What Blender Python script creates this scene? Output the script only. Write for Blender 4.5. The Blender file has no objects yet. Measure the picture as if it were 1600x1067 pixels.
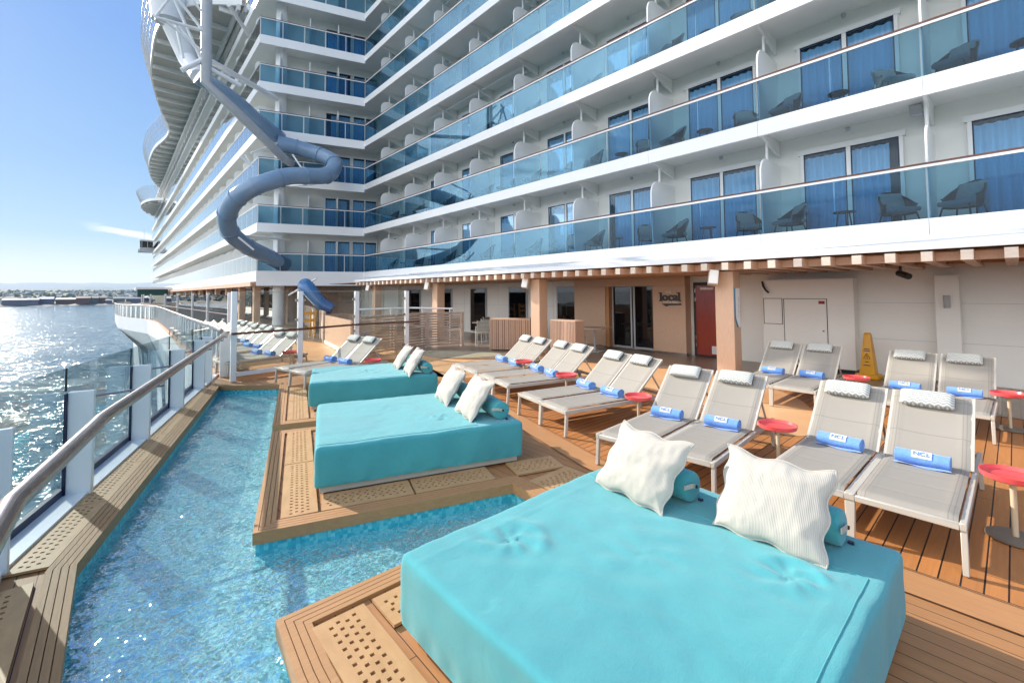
import bpy, bmesh, math, random
from mathutils import Vector, Matrix, noise
from mathutils.geometry import tessellate_polygon
random.seed(7)
PI = math.pi
S = bpy.context.scene
COL = S.collection
# ------------------------------------------------------------------ camera
H = 1.9
cam = bpy.data.cameras.new('camera'); camo = bpy.data.objects.new('camera', cam); COL.objects.link(camo)
RW = Matrix(((0.7475071, -0.0207762, -0.6639288), (-0.6642018, -0.0358883, -0.7466914), (-0.0083139, 0.9991398, -0.0406264)))
camo.matrix_world = Matrix.Translation((0, 0, H)) @ RW.to_4x4()
cam.sensor_width = 36; cam.lens = 36 * 697 / 1600; cam.shift_y = -105 / 1600
cam.clip_start = 0.05; cam.clip_end = 60000
S.camera = camo
# ------------------------------------------------------------------ sky and sun
SUN_AZ, SUN_EL = math.radians(-16), math.radians(27)     # azimuth measured from +Y towards +X
W = bpy.data.worlds.new('World'); S.world = W; W.use_nodes = True
wn = W.node_tree.nodes; wl = W.node_tree.links
bg = wn['Background']
sky = wn.new('ShaderNodeTexSky'); sky.sky_type = 'NISHITA'; sky.sun_disc = False
sky.sun_elevation = SUN_EL; sky.sun_rotation = SUN_AZ
sky.air_density = 1.0; sky.dust_density = 0.6; sky.ozone_density = 1.6; sky.altitude = 20
# clear air away from the sun: elevation gradient blended with the physical sky, a few clouds out over the sea
tc = wn.new('ShaderNodeTexCoord'); nrm_ = wn.new('ShaderNodeVectorMath'); nrm_.operation = 'NORMALIZE'; wl.new(tc.outputs['Generated'], nrm_.inputs[0])
sxyz = wn.new('ShaderNodeSeparateXYZ'); wl.new(nrm_.outputs[0], sxyz.inputs[0])
cr = wn.new('ShaderNodeValToRGB'); wl.new(sxyz.outputs['Z'], cr.inputs[0]); ce = cr.color_ramp.elements
SKY = [(0, (.70, .66, .52)), (.03, (.56, .61, .55)), (.10, (.27, .44, .57)), (.22, (.185, .355, .60)), (.42, (.115, .27, .59)), (1, (.10, .24, .58))]
while len(ce) < len(SKY): ce.new(.5)
for i_, (p_, c_) in enumerate(SKY): ce[i_].position = p_; ce[i_].color = (*c_, 1)
def wm(op, a, b=None, c=None):
    m = wn.new('ShaderNodeMath'); m.operation = op; m.use_clamp = False
    for i, v in enumerate((a, b, c)):
        if v is None: continue
        if hasattr(v, 'links'): wl.new(v, m.inputs[i])
        else: m.inputs[i].default_value = v
    return m.outputs[0]
def wr_(v, a, b, c=0, d=1):
    m = wn.new('ShaderNodeMapRange'); m.interpolation_type = 'SMOOTHSTEP'; wl.new(v, m.inputs[0])
    for i, x in enumerate((a, b, c, d)): m.inputs[i + 1].default_value = x
    return m.outputs[0]
mpc = wn.new('ShaderNodeMapping'); mpc.inputs['Scale'].default_value = (2.2, 2.2, 12); wl.new(nrm_.outputs[0], mpc.inputs[0])
nzc = wn.new('ShaderNodeTexNoise'); nzc.inputs['Scale'].default_value = 2.6; nzc.inputs['Detail'].default_value = 7; nzc.inputs['Roughness'].default_value = .6; wl.new(mpc.outputs[0], nzc.inputs['Vector'])
cl = wm('MULTIPLY', wr_(nzc.outputs[0], .52, .66), wm('MULTIPLY', wm('MULTIPLY', wr_(sxyz.outputs['Z'], .03, .09), wr_(sxyz.outputs['Z'], .42, .25)), wr_(sxyz.outputs['X'], -.25, -.5)))
mp2 = wn.new('ShaderNodeMapping'); mp2.inputs['Scale'].default_value = (9, 9, 60); wl.new(nrm_.outputs[0], mp2.inputs[0])
nz2 = wn.new('ShaderNodeTexNoise'); nz2.inputs['Scale'].default_value = 2.0; nz2.inputs['Detail'].default_value = 6; wl.new(mp2.outputs[0], nz2.inputs['Vector'])
zc = wm('ABSOLUTE', wm('SUBTRACT', sxyz.outputs['Z'], wm('ADD', .108, wm('MULTIPLY', sxyz.outputs['X'], -.16))))
st2 = wm('MULTIPLY', wm('MULTIPLY', wr_(wm('ADD', zc, wm('MULTIPLY', nz2.outputs[0], .012)), .014, .008), wr_(sxyz.outputs['X'], -.055, .01)), wr_(sxyz.outputs['X'], .25, .1))
st2 = wm('MULTIPLY', st2, wr_(sxyz.outputs['Y'], 0, .3))
cc = wm('MINIMUM', wm('ADD', wm('MULTIPLY', cl, .85), st2), 1.0)
mk = wn.new('ShaderNodeMix'); mk.data_type = 'RGBA'; wl.new(cc, mk.inputs[0]); back = wn.new('ShaderNodeMix'); back.data_type = 'RGBA'; wl.new(wm('MULTIPLY', wr_(sxyz.outputs['X'], -.2, -.7), .9), back.inputs[0]); wl.new(cr.outputs[0], back.inputs[6]); back.inputs[7].default_value = (1.95, 1.97, 2.0, 1)  # unseen sea-side sky raised above the gradient, added fill for the shaded facade
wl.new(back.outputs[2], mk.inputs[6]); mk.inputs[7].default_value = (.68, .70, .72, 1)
sks = wn.new('ShaderNodeVectorMath'); sks.operation = 'SCALE'; sks.inputs['Scale'].default_value = .010; wl.new(sky.outputs[0], sks.inputs[0])
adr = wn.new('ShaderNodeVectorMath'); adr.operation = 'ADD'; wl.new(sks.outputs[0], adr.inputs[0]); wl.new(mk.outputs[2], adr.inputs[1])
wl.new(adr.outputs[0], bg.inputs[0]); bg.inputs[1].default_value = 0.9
sun = bpy.data.lights.new('sun', 'SUN'); suno = bpy.data.objects.new('sun', sun); COL.objects.link(suno)
sun.energy = 4.9; sun.angle = math.radians(0.5); sun.color = (1.0, 0.93, 0.82)
sd = Vector((math.sin(SUN_AZ) * math.cos(SUN_EL), math.cos(SUN_AZ) * math.cos(SUN_EL), math.sin(SUN_EL)))
suno.rotation_euler = sd.to_track_quat('Z', 'Y').to_euler()
S.view_settings.view_transform = 'Standard'; S.view_settings.look = 'None'
S.view_settings.exposure = 0.57; S.view_settings.gamma = 1
S.cycles.max_bounces = 10; S.cycles.transparent_max_bounces = 24; S.cycles.sample_clamp_indirect = 6
S.cycles.diffuse_bounces = 6; S.cycles.glossy_bounces = 4
S.cycles.caustics_reflective = False; S.cycles.caustics_refractive = False

# ------------------------------------------------------------------ materials
def N(nt, t, **k):
    n = nt.nodes.new('ShaderNode' + t)
    for a, v in k.items(): setattr(n, a, v)
    return n
def base(name, col=(.8, .8, .8), rough=.5, metal=0, spec=.5):
    m = bpy.data.materials.new(name); m.use_nodes = True
    b = m.node_tree.nodes['Principled BSDF']
    b.inputs['Base Color'].default_value = (*col, 1); b.inputs['Roughness'].default_value = rough
    b.inputs['Metallic'].default_value = metal; b.inputs['Specular IOR Level'].default_value = spec
    return m, m.node_tree, b
def coords(nt, sc=(1, 1, 1), rot=(0, 0, 0), kind='Object'):
    tc = N(nt, 'TexCoord'); mp = N(nt, 'Mapping'); mp.inputs['Scale'].default_value = sc; mp.inputs['Rotation'].default_value = rot
    nt.links.new(tc.outputs[kind], mp.inputs[0]); return mp.outputs[0]
def ramp(nt, fac, stops):
    r = N(nt, 'ValToRGB'); e = r.color_ramp.elements
    while len(e) < len(stops): e.new(.5)
    for i, (p, c) in enumerate(stops):
        e[i].position = p; e[i].color = (*c, 1) if len(c) == 3 else c
    nt.links.new(fac, r.inputs[0]); return r.outputs[0]
def mixc(nt, f, a, b, mode='MIX'):
    m = N(nt, 'Mix', data_type='RGBA', blend_type=mode)
    for s, v in ((0, f), (6, a), (7, b)):
        if hasattr(v, 'links'): nt.links.new(v, m.inputs[s])
        elif isinstance(v, tuple): m.inputs[s].default_value = (*v, 1)
        else: m.inputs[s].default_value = v
    return m.outputs[2]
def nz(nt, vec, scale, detail=3, rough=.5, dist=0):
    n = N(nt, 'TexNoise'); n.inputs['Scale'].default_value = scale; n.inputs['Detail'].default_value = detail
    n.inputs['Roughness'].default_value = rough; n.inputs['Distortion'].default_value = dist
    if vec: nt.links.new(vec, n.inputs['Vector'])
    return n.outputs[0]
def mth(nt, op, a, b=0.0, c=None):
    m = N(nt, 'Math', operation=op)
    for i, v in enumerate((a, b, c)):
        if v is None: continue
        if hasattr(v, 'links'): nt.links.new(v, m.inputs[i])
        else: m.inputs[i].default_value = v
    return m.outputs[0]
def bump(nt, b, h, st=.3, dist=.01):
    n = N(nt, 'Bump'); n.inputs['Strength'].default_value = st; n.inputs['Distance'].default_value = dist
    nt.links.new(h, n.inputs['Height']); nt.links.new(n.outputs[0], b.inputs['Normal']); return n
def noisy(name, c1, c2, scale=3, rough=.5, bst=.0, bscale=60, sc=(1, 1, 1), metal=0, detail=4, bdist=.004, spec=.5):
    m, nt, b = base(name, c1, rough, metal, spec)
    v = coords(nt, sc)
    nt.links.new(mixc(nt, ramp(nt, nz(nt, v, scale, detail, .6), [(.3, (0, 0, 0)), (.7, (1, 1, 1))]), c1, c2), b.inputs['Base Color'])
    if bst: bump(nt, b, nz(nt, v, bscale, 2), bst, bdist)
    return m
def wood(name, c1, c2, axis='X', pitch=0, off=0.0, seam=.008, rough=.55, seamcol=(.015, .01, .008), cross='Y', grain=1.0, var=.35):
    """boards running along `axis`, seams every `pitch` m across `cross`"""
    m, nt, b = base(name, c1, rough)
    sc = {'X': (1.2, 14, 14), 'Y': (14, 1.2, 14), 'Z': (14, 14, 1.2)}[axis]
    g = nz(nt, coords(nt, sc), 3.0 * grain, 5, .65, .6)
    big = nz(nt, coords(nt, (1, 1, 1)), .9, 3)
    col = mixc(nt, ramp(nt, g, [(.3, (0, 0, 0)), (.72, (1, 1, 1))]), c1, c2)
    col = mixc(nt, mth(nt, 'MULTIPLY', big, .35), col, tuple(x * .62 for x in c1))
    h = g
    if pitch:
        tc = N(nt, 'TexCoord'); sx = N(nt, 'SeparateXYZ'); nt.links.new(tc.outputs['Object'], sx.inputs[0])
        q = mth(nt, 'DIVIDE', mth(nt, 'ADD', sx.outputs[cross], off), pitch)
        fr = mth(nt, 'FRACT', q); fl = mth(nt, 'FLOOR', q)
        wnz = N(nt, 'TexWhiteNoise', noise_dimensions='1D'); nt.links.new(fl, wnz.inputs['W'])
        col = mixc(nt, mth(nt, 'MULTIPLY', wnz.outputs[0], var), col, tuple(x * .55 for x in c1))
        # butt joints
        other = {'X': 'X', 'Y': 'Y', 'Z': 'Z'}[axis]
        qq = mth(nt, 'FRACT', mth(nt, 'DIVIDE', mth(nt, 'ADD', sx.outputs[other], mth(nt, 'MULTIPLY', wnz.outputs[0], 9.7)), 2.9))
        s = seam / pitch
        line = mth(nt, 'MAXIMUM', mth(nt, 'LESS_THAN', fr, s), mth(nt, 'LESS_THAN', qq, .0018))
        col = mixc(nt, line, col, seamcol)
        h = mth(nt, 'SUBTRACT', mth(nt, 'MULTIPLY', g, .15), mth(nt, 'MULTIPLY', line, 1.0))
    nt.links.new(col, b.inputs['Base Color'])
    bump(nt, b, h, .35, .004)
    return m
def thin_glass(name, tint, rough=0.0, refl=1.0, film=.0):
    m = bpy.data.materials.new(name); m.use_nodes = True; nt = m.node_tree; nt.nodes.clear()
    o = N(nt, 'OutputMaterial'); t = N(nt, 'BsdfTransparent'); t.inputs[0].default_value = (*tint, 1)
    g = N(nt, 'BsdfGlossy'); g.inputs['Roughness'].default_value = rough; g.inputs[0].default_value = (1, 1, 1, 1)
    f = N(nt, 'Fresnel'); f.inputs[0].default_value = 1.5
    mx = N(nt, 'MixShader'); nt.links.new(mth(nt, 'ADD', mth(nt, 'MULTIPLY', f.outputs[0], refl), film), mx.inputs[0])
    nt.links.new(t.outputs[0], mx.inputs[1]); nt.links.new(g.outputs[0], mx.inputs[2]); nt.links.new(mx.outputs[0], o.inputs[0])
    return m
M = {}
M['white'] = noisy('white_paint', (.86, .86, .85), (.81, .82, .82), .6, .32, .04, 3, bdist=.02)
M['white2'] = noisy('white_wall_paint', (.90, .88, .83), (.85, .835, .79), .8, .45, .05, 30)
M['soffit'] = noisy('soffit_paint', (.86, .85, .82), (.81, .80, .77), 1.2, .6)
M['soffit2'] = noisy('grey_soffit_plates', (.56, .55, .51), (.48, .47, .44), .8, .6)
M['grey_steel'] = noisy('grey_painted_steel', (.5, .52, .54), (.43, .45, .47), 2, .4)
M['steel'] = noisy('brushed_steel', (.44, .36, .32), (.36, .29, .26), 6, .26, .02, 40, (1, 1, 1), 1.0)
M['railwood'] = wood('rail_wood', (.17, .062, .04), (.09, .03, .02), 'Y', rough=.35)
M['navy'] = base('navy_gasket', (.006, .012, .05), .4)[0]
M['black'] = base('black_rubber', (.012, .012, .013), .5)[0]
M['bglass'] = thin_glass('tinted_balcony_glass', (.45, .65, .755), 0, .5, .0)
M['sglass'] = thin_glass('pale_side_glass', (.78, .88, .93), .02, 1.7, .05)
M['rglass'] = thin_glass('grey_railing_glass', (.80, .87, .88), 0, .4)
M['cglass'] = thin_glass('clear_screen_glass', (.90, .93, .92), 0, 1.0)
M['dglass'] = thin_glass('blue_door_glass', (.70, .87, .985), 0, .6, .0)
M['darkglass'] = base('dark_window_glass', (.004, .005, .007), .03, 0, .6)[0]
M['curtain'] = noisy('curtain_cloth', (.86, .88, .90), (.74, .78, .83), 6, .85, 0, 1, (1, 8, .4))
M['room'] = base('dark_room_panel', (.03, .035, .045), .9)[0]  # shade of the unlit cabin put into a flat dark colour
M['wicker'] = noisy('wicker_weave', (.022, .026, .034), (.05, .055, .065), 90, .6, .5, 160)
M['greycush'] = noisy('grey_cushion_cloth', (.32, .34, .35), (.25, .27, .28), 20, .9, .2, 300)
M['teakx'] = wood('teak_planks_across', (.60, .245, .075), (.46, .175, .05), 'X', .1045, .02, .009, cross='Y', var=.5)
M['teaky'] = wood('teak_planks_along', (.52, .25, .10), (.40, .185, .072), 'Y', .105, .04, .005, cross='X', var=.5)
M['border'] = wood('teak_border', (.54, .265, .11), (.44, .21, .085), 'Y')
M['coping'] = wood('coping_wood', (.44, .235, .10), (.33, .17, .07), 'Y', rough=.6)
M['copingx'] = wood('coping_wood_light', (.52, .27, .115), (.40, .20, .082), 'X', rough=.6)
M['grate'] = noisy('grating_wood', (.56, .325, .15), (.45, .25, .11), 4, .5, .1, 60, (1, 3, 1))
M['pit'] = base('hole_shade_sheet', (.05, .018, .012), .8)[0]  # dark colour stands for shade in the board holes; border seams share it
M['clad'] = wood('wood_cladding', (.70, .48, .335), (.56, .36, .24), 'Z', rough=.5, grain=2.2)
M['cladsl'] = wood('slatted_cladding', (.60, .40, .29), (.46, .29, .205), 'Z', .055, 0, .012, cross='Y', seamcol=(.05, .03, .022))
M['pergwood'] = wood('pergola_wood', (.72, .50, .36), (.58, .38, .265), 'X', rough=.55)
M['pergend'] = noisy('pergola_end_grain', (.74, .64, .54), (.64, .54, .44), 12, .6, .1, 80, (1, 1, 4))
M['ceilwood'] = wood('ceiling_wood', (.46, .24, .11), (.36, .175, .08), 'X', rough=.5)
M['slat'] = noisy('fence_slat_wood', (.62, .48, .385), (.48, .36, .28), 5, .6, .1, 50, (1, 1, 1))
M['redwood'] = wood('red_door_veneer', (.36, .035, .012), (.22, .018, .008), 'Z', rough=.22, grain=.8)
M['turq'] = None
m, nt, b = base('pool_light_speckle', (.03, .42, .55), .35)
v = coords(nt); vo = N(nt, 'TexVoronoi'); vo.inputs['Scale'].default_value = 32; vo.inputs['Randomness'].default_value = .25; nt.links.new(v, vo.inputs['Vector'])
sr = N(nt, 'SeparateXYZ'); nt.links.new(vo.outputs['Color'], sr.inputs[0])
c = ramp(nt, sr.outputs[0], [(0, (.03, .36, .48)), (.5, (.08, .52, .60)), (1, (.26, .72, .75))])  # cell tones painted to stand in for bright light speckle on the floor
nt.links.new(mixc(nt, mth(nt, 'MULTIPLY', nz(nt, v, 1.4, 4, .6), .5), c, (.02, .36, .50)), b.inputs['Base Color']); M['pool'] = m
M['red'] = noisy('coral_red_enamel', (.76, .095, .095), (.70, .08, .08), 3, .28)
M['beige'] = noisy('beige_painted_aluminium', (.55, .505, .435), (.49, .45, .385), 3, .35)
M['polew'] = noisy('pale_table_post', (.60, .48, .33), (.50, .39, .26), 8, .5, 0, 1, (6, 6, 1))
M['basebz'] = noisy('bronze_table_base', (.20, .16, .12), (.15, .12, .09), 6, .45)
M['yellow'] = noisy('yellow_plastic', (.75, .36, .006), (.66, .30, .005), 3, .35)
M['blueplastic'] = noisy('slide_blue_fibreglass', (.22, .33, .47), (.18, .28, .41), 1.2, .14, .03, 2, bdist=.05)
M['blueslide2'] = noisy('slide_royal_blue', (.05, .17, .38), (.04, .14, .33), 1.5, .2)
M['silver'] = noisy('slide_silver_grey', (.42, .46, .52), (.36, .40, .46), 1, .25)
M['letters'] = noisy('dark_bronze_letters', (.05, .035, .03), (.035, .025, .02), 9, .4)
M['cream'] = base('cream_letters', (.80, .72, .60), .5)[0]
M['linen'] = None
M['sage'] = noisy('mosaic_floor', (.30, .27, .17), (.42, .38, .27), 9, .5)
M['hull'] = noisy('hull_white', (.80, .81, .82), (.74, .75, .77), .3, .35)
M['green'] = noisy('teal_canvas', (.01, .09, .085), (.008, .07, .07), 2, .6)

# smooth orange floor, slightly glossy
m, nt, b = base('orange_floor_coating', (.68, .36, .16), .38)
v = coords(nt); nt.links.new(mixc(nt, ramp(nt, nz(nt, v, .9, 5, .6), [(.35, (0, 0, 0)), (.7, (1, 1, 1))]), (.66, .345, .155), (.74, .45, .23)), b.inputs['Base Color'])
bump(nt, b, nz(nt, v, 40, 2), .05, .002); M['orange'] = m
m, nt, b = base('brown_tile_floor', (.26, .18, .125), .3)
v = coords(nt, (1, 1, 1)); br = N(nt, 'TexBrick'); nt.links.new(v, br.inputs['Vector']); br.offset = 0.5
br.inputs['Scale'].default_value = 1.6; br.inputs['Color1'].default_value = (.25, .18, .13, 1); br.inputs['Color2'].default_value = (.22, .16, .115, 1)
br.inputs['Mortar'].default_value = (.12, .09, .065, 1); br.inputs['Mortar Size'].default_value = .008
nt.links.new(mixc(nt, mth(nt, 'MULTIPLY', nz(nt, v, 2.2, 4), .4), br.outputs[0], (.33, .25, .18)), b.inputs['Base Color']); M['tile'] = m
# turquoise towelling cover
m, nt, b = base('turquoise_cover', (.05, .44, .49), .85, 0, .25)
v = coords(nt); n1 = nz(nt, v, 2.2, 5, .65, .3); fine = nz(nt, coords(nt, (1, 6, 6)), 70, 3, .6)
c = mixc(nt, ramp(nt, n1, [(.32, (0, 0, 0)), (.68, (1, 1, 1))]), (.032, .285, .315), (.046, .335, .36))
st = nz(nt, coords(nt, (.8, 1.3, 1)), 1.1, 2, .5)
c = mixc(nt, ramp(nt, st, [(.57, (0, 0, 0)), (.66, (.5, .5, .5))]), c, (.030, .24, .285))
c = mixc(nt, mth(nt, 'MULTIPLY', fine, .5), c, (.15, .47, .49))
nt.links.new(c, b.inputs['Base Color'])
hh = mth(nt, 'ADD', mth(nt, 'MULTIPLY', fine, .3), mth(nt, 'MULTIPLY', nz(nt, v, 9, 5, .6, 1.2), .45))
bump(nt, b, hh, .55, .012); b.inputs['Sheen Weight'].default_value = .25; M['turq'] = m
# ribbed white linen
m, nt, b = base('white_ribbed_linen', (.74, .71, .66), .9, 0, .2)
v = coords(nt); wv = N(nt, 'TexWave', bands_direction='Y'); wv.inputs['Scale'].default_value = 40; wv.inputs['Distortion'].default_value = .8; nt.links.new(v, wv.inputs[0])
nt.links.new(mixc(nt, mth(nt, 'MULTIPLY', nz(nt, v, 6, 4), .5), (.51, .475, .415), (.44, .405, .35)), b.inputs['Base Color'])
bump(nt, b, mth(nt, 'ADD', mth(nt, 'MULTIPLY', wv.outputs[1], .22), nz(nt, v, 9, 4, .55)), .6, .008); M['linen'] = m
# taupe sling fabric
m, nt, b = base('taupe_mesh_fabric', (.42, .375, .31), .75, 0, .3)
v = coords(nt); sx = N(nt, 'SeparateXYZ'); nt.links.new(v, sx.inputs[0])
cr_ = mth(nt, 'LESS_THAN', mth(nt, 'PINGPONG', mth(nt, 'ADD', sx.outputs['X'], .06), .15), .0035)
lo = mth(nt, 'LESS_THAN', mth(nt, 'ABSOLUTE', mth(nt, 'SUBTRACT', mth(nt, 'ABSOLUTE', sx.outputs['Y']), .225)), .003)
lo2 = mth(nt, 'LESS_THAN', mth(nt, 'ABSOLUTE', mth(nt, 'SUBTRACT', mth(nt, 'ABSOLUTE', sx.outputs['Y']), .250)), .002)
ln = mth(nt, 'MAXIMUM', cr_, mth(nt, 'MAXIMUM', lo, lo2))
c = mixc(nt, mth(nt, 'MULTIPLY', nz(nt, v, 5, 4), .45), (.335, .305, .262), (.275, .25, .21))
nt.links.new(mixc(nt, mth(nt, 'MULTIPLY', ln, .55), c, (.20, .175, .145)), b.inputs['Base Color'])
bump(nt, b, mth(nt, 'SUBTRACT', mth(nt, 'MULTIPLY', nz(nt, v, 260, 1), .3), ln), .3, .003); M['sling'] = m
# head cushion with a wavy herringbone print
m, nt, b = base('herringbone_cushion_cloth', (.7, .7, .66), .85)
v = coords(nt); sx = N(nt, 'SeparateXYZ'); nt.links.new(v, sx.inputs[0])
tri = mth(nt, 'PINGPONG', sx.outputs['Y'], .03)
q = mth(nt, 'FRACT', mth(nt, 'DIVIDE', mth(nt, 'ADD', mth(nt, 'ADD', sx.outputs['X'], sx.outputs['Z']), mth(nt, 'MULTIPLY', tri, .9)), .040))
nt.links.new(mixc(nt, mth(nt, 'LESS_THAN', q, .42), (.60, .60, .54), (.30, .31, .295)), b.inputs['Base Color']); M['herring'] = m
# blue towel
m, nt, b = base('blue_terry', (.075, .21, .62), .95, 0, .1)
v = coords(nt); nt.links.new(mixc(nt, nz(nt, v, 18, 5, .7), (.10, .24, .60), (.22, .42, .80)), b.inputs['Base Color'])
bump(nt, b, nz(nt, v, 150, 3), .8, .006); b.inputs['Sheen Weight'].default_value = .4; M['terry'] = m
M['logo'] = base('towel_label', (.62, .66, .74), .8)[0]
M['logotext'] = base('towel_lettering', (.10, .20, .45), .8)[0]
def facets(nt, layers):
    """wavy surface normal from noise slopes: layers of (scale, detail, rough, slope)"""
    v = coords(nt); acc = None
    for (sc, de, ro, sl) in layers:
        n = N(nt, 'TexNoise'); n.inputs['Scale'].default_value = sc; n.inputs['Detail'].default_value = de; n.inputs['Roughness'].default_value = ro; n.inputs['Distortion'].default_value = .4
        nt.links.new(v, n.inputs['Vector'])
        a = N(nt, 'VectorMath', operation='SUBTRACT'); nt.links.new(n.outputs['Color'], a.inputs[0]); a.inputs[1].default_value = (.5, .5, .5)
        m_ = N(nt, 'VectorMath', operation='MULTIPLY'); nt.links.new(a.outputs[0], m_.inputs[0]); m_.inputs[1].default_value = (sl, sl, 0)
        if acc is None: acc = m_.outputs[0]
        else:
            ad = N(nt, 'VectorMath', operation='ADD'); nt.links.new(acc, ad.inputs[0]); nt.links.new(m_.outputs[0], ad.inputs[1]); acc = ad.outputs[0]
    ad = N(nt, 'VectorMath', operation='ADD'); nt.links.new(acc, ad.inputs[0]); ad.inputs[1].default_value = (0, 0, 1)
    nn = N(nt, 'VectorMath', operation='NORMALIZE'); nt.links.new(ad.outputs[0], nn.inputs[0]); return nn.outputs[0]
# pool water: moving, aerated
m = bpy.data.materials.new('pool_water'); m.use_nodes = True; nt = m.node_tree; nt.nodes.clear()
o = N(nt, 'OutputMaterial'); v = coords(nt)
fn_ = facets(nt, [(2.5, 2, .5, .24), (8, 3, .6, .7), (34, 2, .6, 1.0)])
tr = N(nt, 'BsdfTransparent'); tr.inputs[0].default_value = (.52, .92, .97, 1)
gl = N(nt, 'BsdfGlossy'); gl.inputs['Roughness'].default_value = .065; nt.links.new(fn_, gl.inputs['Normal'])
fr = N(nt, 'Fresnel'); fr.inputs[0].default_value = 1.33
m1 = N(nt, 'MixShader'); nt.links.new(mth(nt, 'MULTIPLY', fr.outputs[0], .7), m1.inputs[0]); nt.links.new(tr.outputs[0], m1.inputs[1]); nt.links.new(gl.outputs[0], m1.inputs[2])
df = N(nt, 'BsdfDiffuse'); df.inputs[0].default_value = (.36, .82, .86, 1); nt.links.new(fn_, df.inputs['Normal'])
foam_speckle = ramp(nt, nz(nt, v, 20, 6, .72, 1.8), [(.42, (.05, .05, .05)), (.64, (.46, .46, .46))])  # froth flecks that also carry ripple sparkle as pale colour
m2 = N(nt, 'MixShader'); nt.links.new(mth(nt, 'ADD', foam_speckle, .05), m2.inputs[0]); nt.links.new(m1.outputs[0], m2.inputs[1]); nt.links.new(df.outputs[0], m2.inputs[2])
nt.links.new(m2.outputs[0], o.inputs[0]); M['water'] = m
# sea
m, nt, b = base('sea_water', (.04, .10, .115), .13, 0, .5)
nt.links.new(facets(nt, [(.07, 2, .5, .35), (.33, 3, .6, 1.0), (1.4, 4, .65, 1.7), (6.0, 3, .65, .9)]), b.inputs['Normal']); M['sea'] = m
M['hill'] = noisy('far_hillside', (.05, .075, .045), (.10, .11, .07), .0012, .9, detail=6)
M['plain'] = noisy('coastal_plain', (.045, .08, .03), (.17, .16, .09), .006, .9, detail=9)
M['shed1'] = noisy('rust_red_cladding', (.10, .035, .03), (.07, .03, .03), .1, .7)
M['shed2'] = noisy('blue_grey_cladding', (.06, .08, .13), (.10, .12, .17), .1, .7)
M['shed3'] = noisy('grey_green_cladding', (.10, .13, .12), (.07, .10, .10), .1, .7)
M['quay'] = noisy('quay_stone', (.09, .085, .08), (.05, .05, .05), .05, .8)
M['tree'] = noisy('far_tree_leaves', (.03, .05, .02), (.05, .07, .03), .1, .9)

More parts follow.
